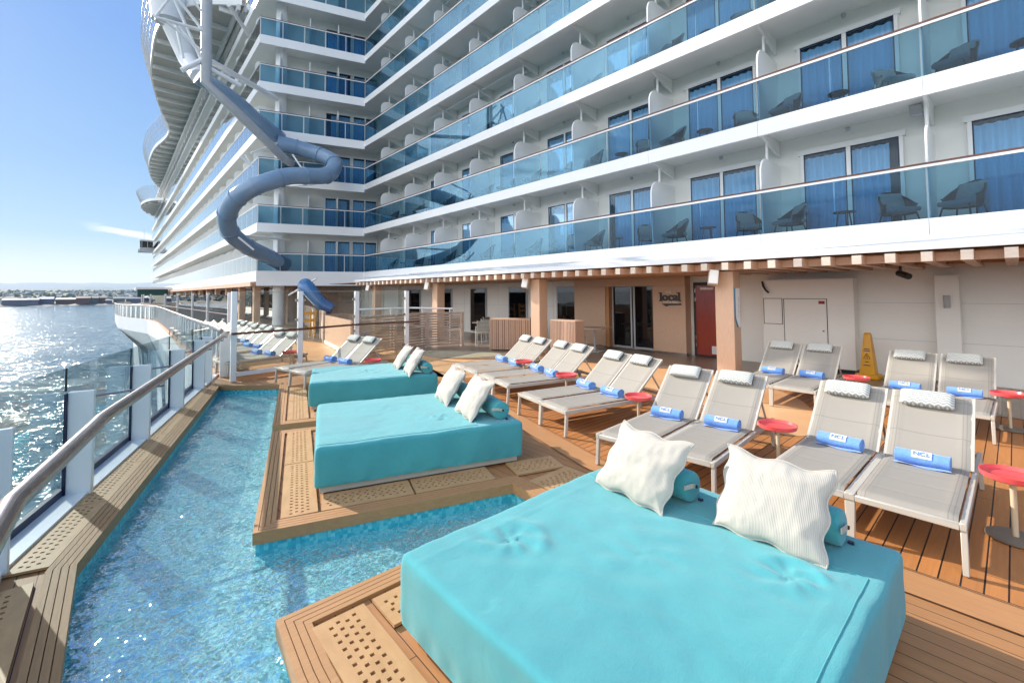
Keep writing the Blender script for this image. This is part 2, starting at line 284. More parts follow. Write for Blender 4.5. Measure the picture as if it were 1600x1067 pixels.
# ------------------------------------------------------------------ mesh helpers
class MB:
    def __init__(s): s.v = []; s.f = []
    def add(s, vs, fs):
        n = len(s.v); s.v += [tuple(p) for p in vs]; s.f += [tuple(i + n for i in f) for f in fs]; return s
    def obox(s, c, e, d):
        c = Vector(c); e = [Vector(a) for a in e]
        vs = [c + e[0] * (d[0] / 2 * i) + e[1] * (d[1] / 2 * j) + e[2] * (d[2] / 2 * k) for i in (-1, 1) for j in (-1, 1) for k in (-1, 1)]
        return s.add(vs, [(0, 1, 3, 2), (4, 6, 7, 5), (0, 4, 5, 1), (2, 3, 7, 6), (0, 2, 6, 4), (1, 5, 7, 3)])
    def box(s, x0, x1, y0, y1, z0, z1):
        return s.obox(((x0 + x1) / 2, (y0 + y1) / 2, (z0 + z1) / 2), ((1, 0, 0), (0, 1, 0), (0, 0, 1)), (x1 - x0, y1 - y0, z1 - z0))
    def bar(s, a, b, w, h, up=(0, 0, 1)):
        a = Vector(a); b = Vector(b); d = (b - a); L = d.length; d.normalize(); u = Vector(up)
        r = d.cross(u)
        if r.length < 1e-4: r = d.cross(Vector((0, 1, 0)))
        r.normalize(); u = r.cross(d)
        return s.obox((a + b) / 2, (d, r, u), (L, w, h))
    def prism(s, pts, z0, z1):
        n = len(pts); vs = [(p[0], p[1], z0) for p in pts] + [(p[0], p[1], z1) for p in pts]
        tri = tessellate_polygon([[Vector((p[0], p[1], 0)) for p in pts]])
        fs = [(i, (i + 1) % n, (i + 1) % n + n, i + n) for i in range(n)]
        fs += [tuple(t) for t in tri] + [tuple(i + n for i in t) for t in tri]
        return s.add(vs, fs)
    def sheet(s, loops, z):
        pts = [p for l in loops for p in l]
        tri = tessellate_polygon([[Vector((p[0], p[1], 0)) for p in l] for l in loops])
        fs = []
        for t in tri:
            a, b_, c = (Vector((*pts[i][:2], 0)) for i in t)
            fs.append(tuple(t) if (b_ - a).cross(c - a).z > 0 else tuple(reversed(t)))
        return s.add([(p[0], p[1], z) for p in pts], fs)
    def tube(s, pts, r, n=10, cap=True, closed=False):
        pts = [Vector(p) for p in pts]; m = len(pts); rs = r if isinstance(r, (list, tuple)) else [r] * m
        up = None; vs = []
        for i, p in enumerate(pts):
            if closed: d = pts[(i + 1) % m] - pts[i - 1]
            else: d = pts[min(i + 1, m - 1)] - pts[max(i - 1, 0)]
            d.normalize()
            if up is None:
                up = Vector((0, 0, 1)) if abs(d.z) < .9 else Vector((0, 1, 0))
            u = (up - d * up.dot(d)).normalized(); up = u; w = d.cross(u)
            vs += [p + (u * math.cos(2 * PI * k / n) + w * math.sin(2 * PI * k / n)) * rs[i] for k in range(n)]
        fs = []
        for i in range(m if closed else m - 1):
            a = i * n; b_ = ((i + 1) % m) * n
            fs += [(a + k, a + (k + 1) % n, b_ + (k + 1) % n, b_ + k) for k in range(n)]
        if cap and not closed: fs += [tuple(range(n))[::-1], tuple(range((m - 1) * n, m * n))]
        return s.add(vs, fs)
    def lathe(s, prof, c=(0, 0, 0), n=28):
        vs = []; c = Vector(c)
        for (r, z) in prof: vs += [c + Vector((r * math.cos(2 * PI * k / n), r * math.sin(2 * PI * k / n), z)) for k in range(n)]
        fs = []
        for i in range(len(prof) - 1):
            fs += [(i * n + k, i * n + (k + 1) % n, (i + 1) * n + (k + 1) % n, (i + 1) * n + k) for k in range(n)]
        fs += [tuple(range(n))[::-1], tuple(range((len(prof) - 1) * n, len(prof) * n))]
        return s.add(vs, fs)
    def grid(s, fn, nu, nv):
        vs = [fn(i / nu, j / nv) for i in range(nu + 1) for j in range(nv + 1)]
        fs = [(i * (nv + 1) + j, (i + 1) * (nv + 1) + j, (i + 1) * (nv + 1) + j + 1, i * (nv + 1) + j + 1) for i in range(nu) for j in range(nv)]
        return s.add(vs, fs)
    def build(s, name, mat, parent=None, smooth=False, bev=0, seg=2, world=True, auto=False):
        me = bpy.data.meshes.new(name)
        off = parent_world(parent) if (parent and world) else Vector((0, 0, 0))
        me.from_pydata([tuple(Vector(p) - off) for p in s.v], [], s.f); me.update()
        bm = bmesh.new(); bm.from_mesh(me); bmesh.ops.recalc_face_normals(bm, faces=bm.faces[:])
        if bev: bmesh.ops.bevel(bm, geom=bm.edges[:], offset=bev, segments=seg, profile=.5, affect='EDGES', clamp_overlap=True)
        bm.to_mesh(me); bm.free()
        if smooth or bev:
            for p in me.polygons: p.use_smooth = True
            try: me.set_sharp_from_angle(angle=math.radians(40))
            except Exception: pass
        me.materials.append(mat)
        o = bpy.data.objects.new(name, me); COL.objects.link(o)
        if parent: o.parent = parent
        return o
def parent_world(p):
    v = Vector(p.location)
    while p.parent: p = p.parent; v += Vector(p.location)
    return v
def tag(o, label=None, cat=None, group=None, kind=None):
    if label: o['label'] = label
    if cat: o['category'] = cat
    if group: o['group'] = group
    if kind: o['kind'] = kind
    return o
def thing(name, label, cat, loc=(0, 0, 0), rz=0, group=None):
    o = bpy.data.objects.new(name, None); COL.objects.link(o); o.location = loc; o.rotation_euler = (0, 0, rz); o.empty_display_size = .2
    return tag(o, label, cat, group)
def struct(o): o['kind'] = 'structure'; return o
def kids(o): return [c for c in ALLC.get(o.name, [])]
ALLC = {}
def snap():
    ALLC.clear()
    for c in COL.objects:
        if c.parent: ALLC.setdefault(c.parent.name, []).append(c)
def dup(root, loc, rz, label=None, group=None, cat=None):
    r = root.copy(); COL.objects.link(r); r.location = loc; r.rotation_euler = (0, 0, rz)
    if label: r['label'] = label
    if group: r['group'] = group
    for ch in kids(root):
        c = ch.copy(); COL.objects.link(c); c.parent = r
        for g in kids(ch):
            d = g.copy(); COL.objects.link(d); d.parent = c
    return r
def text_mesh(name, body, size, mat, parent, mtx, ext=.003, bold=0.0, align='CENTER', sx=1.0):
    cu = bpy.data.curves.new('tmp', 'FONT'); cu.body = body; cu.size = size; cu.extrude = ext; cu.offset = bold; cu.align_x = align; cu.align_y = 'CENTER'
    ob = bpy.data.objects.new('tmp', cu); COL.objects.link(ob)
    dg = bpy.context.evaluated_depsgraph_get(); me = bpy.data.meshes.new_from_object(ob.evaluated_get(dg))
    bpy.data.objects.remove(ob)
    me.transform(mtx @ Matrix.Diagonal((sx, 1, 1, 1))); me.materials.clear(); me.materials.append(mat); me.name = name
    o = bpy.data.objects.new(name, me); COL.objects.link(o); o.parent = parent
    return o
def P2(x, y, z):   # rough on-screen position, used only to rank repeats by how large they show
    c = RW.transposed() @ (Vector((x, y, z)) - Vector((0, 0, H)))
    if c.z > -.1: return None
    return (800 - 697 * c.x / c.z, 428.5 + 697 * c.y / c.z, -c.z)
class Pool:
    """repeats of one part: the 96 that show largest become parts, the rest one part"""
    def __init__(s, name, mat, smooth=False): s.n = name; s.m = mat; s.i = []; s.sm = smooth
    def add(s, mb, c, size=1.0):
        q = P2(*c)
        sc = 0 if (q is None or not (-60 < q[0] < 1660 and -60 < q[1] < 1130)) else size / q[2]
        s.i.append((sc, len(s.i), mb))
    def flush(s, parent, cap=96):
        s.i.sort(key=lambda t: -t[0]); out = []
        for t in s.i[:cap]: out.append(t[2].build(s.n, s.m, parent, s.sm))
        if s.i[cap:]:
            a = MB()
            for t in s.i[cap:]: a.add(t[2].v, t[2].f)
            r = a.build(s.n, s.m, parent, s.sm); r['kind'] = 'stuff'
        return out
def offset_poly(pts, d):
    out = []; n = len(pts)
    for i in range(n):
        p = Vector(pts[i][:2])
        if 0 < i < n - 1:
            a = (p - Vector(pts[i - 1][:2])).normalized(); b_ = (Vector(pts[i + 1][:2]) - p).normalized()
            na = Vector((-a.y, a.x)); nb = Vector((-b_.y, b_.x)); m_ = (na + nb)
            m_ = m_ / max(.2, m_.dot(na)) if m_.length > .01 else na
        else:
            a = ((Vector(pts[1][:2]) - p) if i == 0 else (p - Vector(pts[i - 1][:2]))).normalized(); m_ = Vector((-a.y, a.x))
        out.append(p + m_ * d)
    return out

# ================================================================== SETTING
SEA_Z = -16.5
# sea: finer near, reaching the shore
mb = MB(); mb.add([(-30000, -6000, SEA_Z), (30000, -6000, SEA_Z), (30000, 30000, SEA_Z), (-30000, 30000, SEA_Z)], [(0, 1, 2, 3)])
struct(mb.build('sea', M['sea']))
# pool outline
PO = [(-.2, -3.5), (.68, -3.5), (.68, 0), (.72, 2.39), (.75, 2.88), (2.95, 2.87), (2.98, 3.36), (.87, 4.06), (1.66, 6.8), (3.6, 6.15), (3.7, 6.48),
      (1.75, 7.16), (2.55, 9.98), (2.62, 10.25), (1.63, 10.99), (-.18, 4.44)]
OUTL = [(-.80, -3.5), (-.75, 4.55), (-.33, 6.0), (1.17, 10.9), (1.35, 11.6), (1.6, 14.3), (1.78, 19.7), (2.0, 28.6), (2.2, 39), (1.95, 46), (.2, 56), (0, 71), (1.5, 82), (2.3, 135)]
mb = MB().sheet([OUTL + [(14.5, 135), (14.5, -3.5)], PO], 0.0)
struct(mb.build('deck', M['teaky']))
mb = MB()
for i in range(len(PO)):
    a, b_ = PO[i], PO[(i + 1) % len(PO)]
    mb.add([(a[0], a[1], -.5), (b_[0], b_[1], -.5), (b_[0], b_[1], -.004), (a[0], a[1], -.004)], [(0, 1, 2, 3)])
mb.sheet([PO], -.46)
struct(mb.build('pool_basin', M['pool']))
# inner underwater ledge
lm = MB()
for seg in ([(.87, 4.06), (2.98, 3.36)], [(2.98, 3.36), (2.95, 2.87)], [(-.18, 4.44), (1.63, 10.99)][::-1]):
    o_ = offset_poly(seg, -.1 if seg[0][0] != 1.63 else .1)
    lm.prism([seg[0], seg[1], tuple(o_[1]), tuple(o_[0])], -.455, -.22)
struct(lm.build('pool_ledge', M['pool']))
struct(MB().sheet([PO], -.16).build('pool_water', M['water']))
LZ = [(4.1, -3.5), (4.05, 2.2), (4.15, 3.1), (4.89, 5.64), (6.1, 10.3), (6.3, 11.5), (2.2, 11.2), (2.3, 13.0), (7.5, 13.0), (9.8, 12.5), (12.7, 12.5), (12.7, -3.5)]
struct(MB().sheet([LZ], .004).build('lounger_deck', M['teakx']))
ORA = [(5.5, 8.8), (6.5, 7.66), (7.6, 7.2), (8.0, 6.2), (7.83, 4.7), (7.2, 3.2), (6.6, 2.05), (7.3, 1.8), (8.2, 2.15), (9.3, 2.9), (10.3, 4.6), (10.2, 5.4), (9.85, 6.3), (9.4, 7.9),
       (8.8, 9.2), (7.6, 10.2), (7.1, 11.2), (7.0, 12.6), (6.6, 16), (6, 18), (5, 22), (3.6, 25), (2.6, 22), (2.4, 13.4), (3, 12.1), (5.9, 12.0), (6.0, 10.4)]
def smooth_loop(P, k=6):
    out = []; n = len(P)
    for i in range(n):
        p0, p1, p2, p3 = (Vector(P[(i + j) % n]) for j in (-1, 0, 1, 2))
        for t in range(k):
            t /= k; out.append(tuple(.5 * ((2 * p1) + (p2 - p0) * t + (2 * p0 - 5 * p1 + 4 * p2 - p3) * t * t + (3 * p1 - p0 - 3 * p2 + p3) * t ** 3)))
    return out
struct(MB().sheet([smooth_loop(ORA)], .008).build('orange_floor', M['orange']))
TIL = [(9.9, -3.5), (9.75, 2.6), (10.37, 4.6), (10.27, 5.4), (9.95, 6.3), (9.5, 7.9), (8.9, 9.3), (7.7, 10.3), (7.2, 11.2), (7.1, 12.6), (6.75, 16), (6.15, 18), (5.2, 22), (4.6, 40), (4.6, 134), (12.7, 134), (12.7, -3.5)]
struct(MB().sheet([TIL], .012).build('tiled_floor', M['tile']))
struct(MB().sheet([smooth_loop([(7.2, 11.0), (8.5, 10.3), (9.0, 11.0), (8.2, 12.4), (7.3, 13.2), (7.05, 12.2)])], .016).build('mosaic_floor', M['sage']))
# border board between the two kinds of planking
bp = [(4.1, -3.5), (4.05, 2.2), (4.15, 3.1), (4.89, 5.64), (6.1, 10.3)]
mb = MB(); o1 = offset_poly(bp, .33)
for i in range(len(bp) - 1):
    mb.add([(bp[i][0], bp[i][1], .008), (bp[i + 1][0], bp[i + 1][1], .008), (*o1[i + 1], .008), (*o1[i], .008)], [(0, 1, 2, 3)])
struct(mb.build('deck_border', M['border']))
mb = MB()
for d in (.004, .022, .326):
    a, b_ = offset_poly(bp, d), offset_poly(bp, d + .005)
    for i in range(len(bp) - 1): mb.add([(*a[i], .0105), (*a[i + 1], .0105), (*b_[i + 1], .0105), (*b_[i], .0105)], [(0, 1, 2, 3)])
struct(mb.build('border_seams', M['pit']))
# coping boards round the pool (four boards with gaps, mitred)
def coping(path, mat, side=1, n=4, w=.036, gap=.005):
    mb = MB()
    for k in range(n):
        a = offset_poly(path, side * (k * (w + gap) - .02)); b_ = offset_poly(path, side * (k * (w + gap) + w - .02))
        for i in range(len(path) - 1):
            q = [tuple(a[i]), tuple(a[i + 1]), tuple(b_[i + 1]), tuple(b_[i])]
            mb.prism(q, -.07 if k == 0 else .001, .024)
    return struct(mb.build('pool_coping', mat, bev=0))
coping([(-.2, -3.5), (-.18, 4.44), (1.63, 10.99), (2.62, 10.25)][::1], M['coping'], 1)
coping([(.68, -3.5), (.68, 0), (.72, 2.39), (.75, 2.88), (2.95, 2.87), (2.98, 3.36), (.87, 4.06), (1.66, 6.8), (3.6, 6.15), (3.7, 6.48), (1.75, 7.16), (2.55, 9.98), (2.62, 10.25)], M['copingx'], -1)
# perforated boards: real square holes over a sheet coloured dark as the shade inside them
GC = {}
def grate_mesh(L, Wd, cols, ch=.0215):
    key = (round(L, 2), round(Wd, 2), cols)
    if key in GC: return GC[key]
    ni = int(L / ch); nj = int(Wd / ch); hi = L / ni; hj = Wd / nj; mb = MB(); t0, t1 = 0, .018
    j0 = (nj - (2 * cols - 1)) // 2
    hole = lambda i, j: 2 <= i < ni - 2 and 0 <= j - j0 < 2 * cols and (j - j0) % 2 == 0 and (i + ((j - j0) // 2) % 2 * 1) % 3 == 0
    for i in range(ni):
        for j in range(nj):
            x0, x1, y0, y1 = i * hi, (i + 1) * hi, j * hj, (j + 1) * hj
            if hole(i, j):
                mb.add([(x0, y0, t0), (x1, y0, t0), (x1, y1, t0), (x0, y1, t0), (x0, y0, t1), (x1, y0, t1), (x1, y1, t1), (x0, y1, t1)], [(0, 1, 5, 4), (1, 2, 6, 5), (2, 3, 7, 6), (3, 0, 4, 7)])
            else: mb.add([(x0, y0, t1), (x1, y0, t1), (x1, y1, t1), (x0, y1, t1)], [(0, 1, 2, 3)])
    mb.add([(0, 0, t0), (L, 0, t0), (L, Wd, t0), (0, Wd, t0), (0, 0, t1), (L, 0, t1), (L, Wd, t1), (0, Wd, t1)], [(0, 1, 5, 4), (1, 2, 6, 5), (2, 3, 7, 6), (3, 0, 4, 7)])
    me = bpy.data.meshes.new('perforated_board'); me.from_pydata(mb.v, [], mb.f); me.update(); me.materials.append(M['grate']); GC[key] = me
    return me
def grate(x, y, ang, L, Wd, cols=4):
    o = bpy.data.objects.new('perforated_board', grate_mesh(L, Wd, cols)); COL.objects.link(o); o.location = (x, y, .008); o.rotation_euler = (0, 0, ang); struct(o)
    t = MB().add([(0, 0, .004), (L, 0, .004), (L, Wd, .004), (0, Wd, .004)], [(0, 1, 2, 3)]).build('hole_shade_sheet', M['pit']); t.location = (x, y, 0); t.rotation_euler = (0, 0, ang); struct(t)
dl = math.atan2(6.55, 1.81)
dv = Vector((math.cos(dl), math.sin(dl))); nv = Vector((-dv.y, dv.x))
for k in range(6):
    p = Vector((-.18, 4.44)) + dv * (.05 + k * 1.10) + nv * .142
    grate(p.x, p.y, dl, 1.09, .255, 3)
for k in range(6): grate(-.36, 4.35 - k * 1.1 - 1.09, PI / 2, 1.09, .30, 3)
e1 = Vector((.949, -.316)); e2 = Vector((.277, .961)); a1 = math.atan2(e1.y, e1.x); a2 = math.atan2(e2.y, e2.x)
for (ox, oy, Lf) in ((.87, 4.06, 2.8), (1.75, 7.16, 2.8)):
    o_ = Vector((ox, oy))
    for k in range(2):
        p = o_ + e1 * .46 + e2 * (.16 + k * 1.31); grate(p.x, p.y, a2, 1.29, .29, 4)
    for k, LL in enumerate((.80, .80)):
        p = o_ + e1 * (.48 + k * .82) + Vector((.316, .949)) * .155; grate(p.x, p.y, a1, LL, .34, 5)
p = Vector((3.12, 3.30)); grate(3.14, 3.47, a1 - .02, .55, .34, 5); grate(3.12, 2.92, 0, .55, .36, 5)
for k in range(3): grate(1.165, 2.70 - 1.06 * (k + 1), PI / 2, 1.05, .30, 4)
for k in range(2): grate(1.22 + k * .87, 2.40, 0, .86, .29, 4)
# far shore
SH = 1190
def polar(az, d, z): return (math.sin(math.radians(az)) * d, math.cos(math.radians(az)) * d, z)
def strip(azs, d0, d1, z0f, z1f, n, m_):
    return MB().grid(lambda u, v: (lambda az, d: (*polar(az, d, 0)[:2], z0f(az) * (1 - v) + z1f(az) * v + (noise.noise(Vector((az * 1.3, d * .003, 0))) * (5 if v > 0 else 0))))(azs[0] + (azs[1] - azs[0]) * u, d0 + (d1 - d0) * v), n, m_)
quay = strip((-24, 40), SH, SH + 60, lambda a: SEA_Z - 1, lambda a: SEA_Z + 3.0, 120, 2); struct(quay.build('shore', M['quay']))
pl = strip((-28, 45), SH + 40, 6200, lambda a: SEA_Z + 1.0, lambda a: 62, 160, 60); struct(pl.build('coastal_plain', M['plain']))
def ridge(d, depth, f, nm):
    mb = MB().grid(lambda u, v: (*polar(-34 + 88 * u, d + depth * v, 0)[:2], -30 + (f(-34 + 88 * u) + 30) * math.sin(PI * min(1, .5 * v * 1.0 + (0 if v < 1 else 0)) if v <= 1 else 0)), 260, 8)
    return struct(mb.build(nm, M['hill'], smooth=True))
def nf(a, s, o): return noise.noise(Vector((a * s, o, 1.7)))
ridge(15000, 3000, lambda a: 385 + 55 * nf(a, .32, 0) + 22 * nf(a, .9, 3) + 7 * nf(a, 3.1, 5), 'mountains')
ridge(9500, 2000, lambda a: 150 + 50 * nf(a, .25, 9) + 14 * nf(a, 1.1, 7) + 4 * nf(a, 4, 5), 'hills')
# harbour sheds, each a thing
PXA = lambda x: -7.26 + x / 24.6
sheds = [(PXA(28), 46, 13, 'shed2', 40, 'dark blue harbour shed at the far left of the waterfront'), (PXA(66), 18, 15, 'shed2', 30, 'pale roofed blue shed left of the widest red warehouse'),
         (PXA(98), 31, 13, 'shed1', 40, 'widest dark red warehouse on the far waterfront'), (PXA(124), 20, 16, 'shed1', 40, 'tall dark red warehouse right of the widest one'),
         (PXA(142), 13, 16, 'shed3', 30, 'grey green warehouse between two dark red ones'), (PXA(156), 11, 16, 'shed1', 30, 'small dark red warehouse right of the grey green one'),
         (PXA(168), 10, 9, 'shed2', 20, 'low pale shed near the promenade bulge across the water'), (PXA(186), 18, 14, 'shed3', 30, 'grey green shed seen just above the promenade bulge'), (PXA(212), 24, 13, 'shed2', 30, 'blue shed seen behind the promenade railing')]
for i, (az, w_, h_, mt, dp, lb) in enumerate(sheds):
    x, y, _ = polar(az, SH + 40 + (i % 3) * 14, 0); t = thing('harbour_shed', lb, 'warehouse', (x, y, SEA_Z + 2)); z0 = SEA_Z + 2
    MB().box(x - w_ / 2, x + w_ / 2, y, y + dp, z0, z0 + h_ * .75).build('wall', M[mt], t)
    MB().add([(x - w_ / 2 - 1, y - 1, z0 + h_ * .75), (x + w_ / 2 + 1, y - 1, z0 + h_ * .75), (x + w_ / 2 + 1, y + dp + 1, z0 + h_ * .75), (x - w_ / 2 - 1, y + dp + 1, z0 + h_ * .75), (x - w_ / 2 - 1, y + dp / 2, z0 + h_), (x + w_ / 2 + 1, y + dp / 2, z0 + h_)],
             [(0, 1, 5, 4), (2, 3, 4, 5), (0, 4, 3), (1, 2, 5), (3, 2, 1, 0)]).build('roof', M['grey_steel' if i in (1, 2) else mt], t)
mb = MB(); random.seed(3)
for i in range(1000):
    az = random.uniform(-12, 3); d = SH + 110 + random.random() ** 1.2 * 3800; x, y, _ = polar(az, d, 0); r = random.uniform(2.2, 4.5) * (1 + d / 4000); z = SEA_Z + 1 + (d - SH) / 5000 * 78 - 2
    ico = [(r * math.cos(k * PI / 3) * random.uniform(.7, 1.3), r * .6 * math.sin(k * PI / 3)) for k in range(6)]
    mb.add([(x + a, y + b_, z) for a, b_ in ico] + [(x + a * .6, y + b_ * .6, z + r * random.uniform(.6, 1.1)) for a, b_ in ico] + [(x, y, z + r * 1.3)],
           [(k, (k + 1) % 6, 6 + (k + 1) % 6, 6 + k) for k in range(6)] + [(6 + k, 6 + (k + 1) % 6, 12) for k in range(6)])
tag(mb.build('far_woods', M['tree']), 'dark scattered trees on the plain behind the harbour sheds', 'trees', kind='stuff')
mb = MB()
for i in range(150):
    az = random.uniform(-12, 4); d = SH + 150 + random.random() * 3000; x, y, _ = polar(az, d, 0); w_ = random.uniform(6, 30); z = SEA_Z + (d - SH) / 5000 * 78; mb.box(x - w_ / 2, x + w_ / 2, y, y + 10, z, z + random.uniform(4, 8))
tag(mb.build('far_town', M['grey_steel']), 'tiny pale houses scattered over the plain behind the harbour', 'houses', kind='stuff')

# ================================================================== SHIP
LV = 2.85; F0 = 3.26; DX = 12.0; MOD = 3.07; Y0 = 1.07
ship = thing('cruise_ship', 'white cruise ship side with stacked balcony decks behind blue glass', 'ship', (12.8, 27.9, 0))
AFT = [(DX, -5.1), (DX, 27.9), (6.2, 29.6), (6.2, 135)]          # outer line of the balcony decks
cdir = (Vector((6.2, 29.6)) - Vector((DX, 27.9))).normalized(); cn = Vector((-cdir.y, cdir.x))  # chamfer
if cn.y > 0: cn = -cn
bands = Pool('balcony_glass', M['bglass']); sbands = Pool('side_glass', M['sglass']); rails = []
NL = 8
dividers = Pool('balcony_divider', M['white']); brackets = Pool('bracket', M['soffit']); posts = Pool('stanchion', M['white']); lamps = Pool('balcony_light', M['grey_steel'])
frames_i = []
def lvl_path(k): return AFT if k < 6 else [(DX, -5.1), (DX, 27.9), (6.2, 29.6), (6.2, 44)]
for k in range(NL):
    z = F0 + LV * k; path = lvl_path(k); yend = path[-1][1]
    # slab with a fascia: fascia in module-long boxes with fine joints
    mb = MB()
    inner = [(15, yend), (15, -5.1)]
    mb.prism([(p[0] + (.02 if i != 2 else .02), p[1] + (0 if i != 2 else .02)) for i, p in enumerate(path)] + inner, z - .18, z)
    mb.build('deck_slab', M['soffit'], ship)
    mb = MB()
    ys = [-5.07 + MOD * j for j in range(11)] + [27.85]
    for j in range(11): mb.box(DX - .03, DX + .05, Y0 - 2 * MOD + MOD * j + .004, min(27.88, Y0 - 2 * MOD + MOD * (j + 1) - .004), z - .35, z + .03)
    a, b_ = Vector((DX, 27.9)), Vector((6.2, 29.6))
    lo = z - .50 if k else z - .85
    mb.bar((a.x, a.y, (z + .03 + lo) / 2), (b_.x - .03, b_.y, (z + .03 + lo) / 2), .08, z + .03 - lo)
    mb.box(6.17, 6.25, 29.6, yend, (z - .50) if k else z - .6, z + .03)
    mb.build('deck_fascia', M['white'], ship)
    # hand rail: white steel with wood cap
    rz = z + 1.12
    MB().bar((DX + .02, -5.1, rz - .035), (DX + .02, 27.9, rz - .035), .05, .05).bar((DX, 27.9, rz - .035), (6.2, 29.6, rz - .035), .05, .05).bar((6.2, 29.6, rz - .035), (6.2, yend, rz - .035), .05, .05).build('rail_tube', M['white'], ship)
    MB().bar((DX + .02, -5.1, rz + .012), (DX + .02, 27.9, rz + .012), .07, .035).bar((DX, 27.9, rz + .012), (6.2, 29.6, rz + .012), .07, .035).build('rail_cap', M['railwood'], ship)
    # glass
    for j in range(-2, 9):
        for h in range(2):
            y0 = Y0 + MOD * j + h * MOD / 2 + .02; y1 = min(27.88, y0 + MOD / 2 - .03)
            if y1 - y0 < .3: continue
            bands.add(MB().box(DX + .01, DX + .022, y0, y1, z + .04, z + 1.05), (DX, (y0 + y1) / 2, z + .5), 1)
    nchm = 5
    for j in range(nchm):
        p = a + (b_ - a) * (j / nchm + .006); q = a + (b_ - a) * ((j + 1) / nchm - .006)
        bands.add(MB().bar((p.x, p.y, z + .545), (q.x, q.y, z + .545), .012, 1.01), ((p.x + q.x) / 2, (p.y + q.y) / 2, z + .5), 1)
        posts.add(MB().bar((q.x, q.y + .04, z), (q.x, q.y + .04, z + 1.1), .04, .04), (q.x, q.y, z + .5), .3)
    ny = int((yend - 29.7) / 1.53)
    for j in range(ny):
        y0 = 29.7 + j * 1.53; sbands.add(MB().box(6.2, 6.212, y0, y0 + 1.5, z + .04, z + 1.06), (6.2, y0 + .7, z + .5), .8)
    # dividers with a rounded outer top corner, brackets, pipes
    def divider(px, py, dx, dy, hgt, R=.42, Lg=1.42):
        prof = [(0.06, 0), (0.02, .9), (0.0, 1.25)] + [(R - R * math.cos(t), hgt - R + R * math.sin(t)) for t in [i * PI / 16 for i in range(9)]] + [(Lg, hgt), (Lg, 0)]
        n_ = len(prof); t_ = .02; px2, py2 = -dy * t_, dx * t_
        vs = [(px + dx * u + s_ * px2, py + dy * u + s_ * py2, z + w_) for s_ in (-1, 1) for (u, w_) in prof]
        return MB().add(vs, [tuple(range(n_))[::-1], tuple(range(n_, 2 * n_))] + [(i, (i + 1) % n_, (i + 1) % n_ + n_, i + n_) for i in range(n_)])
    for j in range(-2, 9):
        y = Y0 + MOD * j
        dividers.add(divider(DX + .07, y, 1, 0, 2.02), (DX, y, z + 1.5), 1.6)
        posts.add(MB().tube([(DX + .62, y + .02, z), (DX + .62, y + .02, z + LV - .18)], .035, 8), (DX + .6, y, z + 2.3), .5)
        zb = z + LV - .18
        brackets.add(MB().add([(DX + .05, y + s_, zb + dz) for s_ in (-.03, .03) for dz in (0,)] + [(DX + .05, y - .03, zb - .08), (DX + .05, y + .03, zb - .08), (DX + 1.48, y - .03, zb - .42), (DX + 1.48, y + .03, zb - .42), (DX + 1.48, y - .03, zb), (DX + 1.48, y + .03, zb)],
                     [(0, 2, 4, 6), (1, 7, 5, 3), (2, 3, 5, 4), (0, 1, 3, 2)]), (DX + .7, y, zb), 1.4)
        if (j + k) % 3 == 0: lamps.add(MB().box(DX + .95, DX + 1.12, y + .12, y + .32, zb - .24, zb - .02), (DX + 1, y, zb), .3)
        lamps.add(MB().lathe([(.05, 0), (.055, -.05), (.035, -.09)], (DX + 1.35, y + 1.5, zb - .06), 10), (DX + 1.3, y + 1.5, zb), .12)
    for j in range(1, 4):
        p = a + (b_ - a) * (j / 3.6); dividers.add(divider(p.x + .1, p.y + .15, -cn.x, -cn.y, 2.0), (p.x, p.y, z + 1.5), 1.2)
    for j in range(int((yend - 31) / MOD)):
        y = 31.2 + j * MOD; dividers.add(divider(6.28, y, 1, 0, 2.0), (6.2, y, z + 1.5), 1.0)
    # cabin walls
    if k in (2, 4, 5): MB().tube([(DX + .75, 15.6 - k, z + LV - .34), (DX + .75, 23.4 - k, z + LV - .34)], .05, 8).build('soffit_pipe', M['white'], ship, True)
    mb = MB()
    mb.box(DX + 1.5, DX + 1.7, -5.1, 29.7, z, z + LV - .18)
    p = a - cn * 1.6; q = b_ - cn * 1.6 + cdir * 0
    mb.bar((DX + 1.5, 29.2, z + (LV - .18) / 2), (7.6, 31.0, z + (LV - .18) / 2), .15, LV - .18)
    mb.box(7.7, 7.85, 31.0, yend, z, z + LV - .18)
    mb.build('cabin_wall', M['white2'], ship)
# upper superstructure closing the top
mbt = MB().box(DX + .3, DX + 3, -5.1, 28.5, F0 + LV * NL - .2, F0 + LV * NL + 3)
mbt.build('upper_house', M['white2'], ship)
glass_objs = bands.flush(ship); sbands.flush(ship); dividers.flush(ship); brackets.flush(ship); posts.flush(ship); lamps.flush(ship)
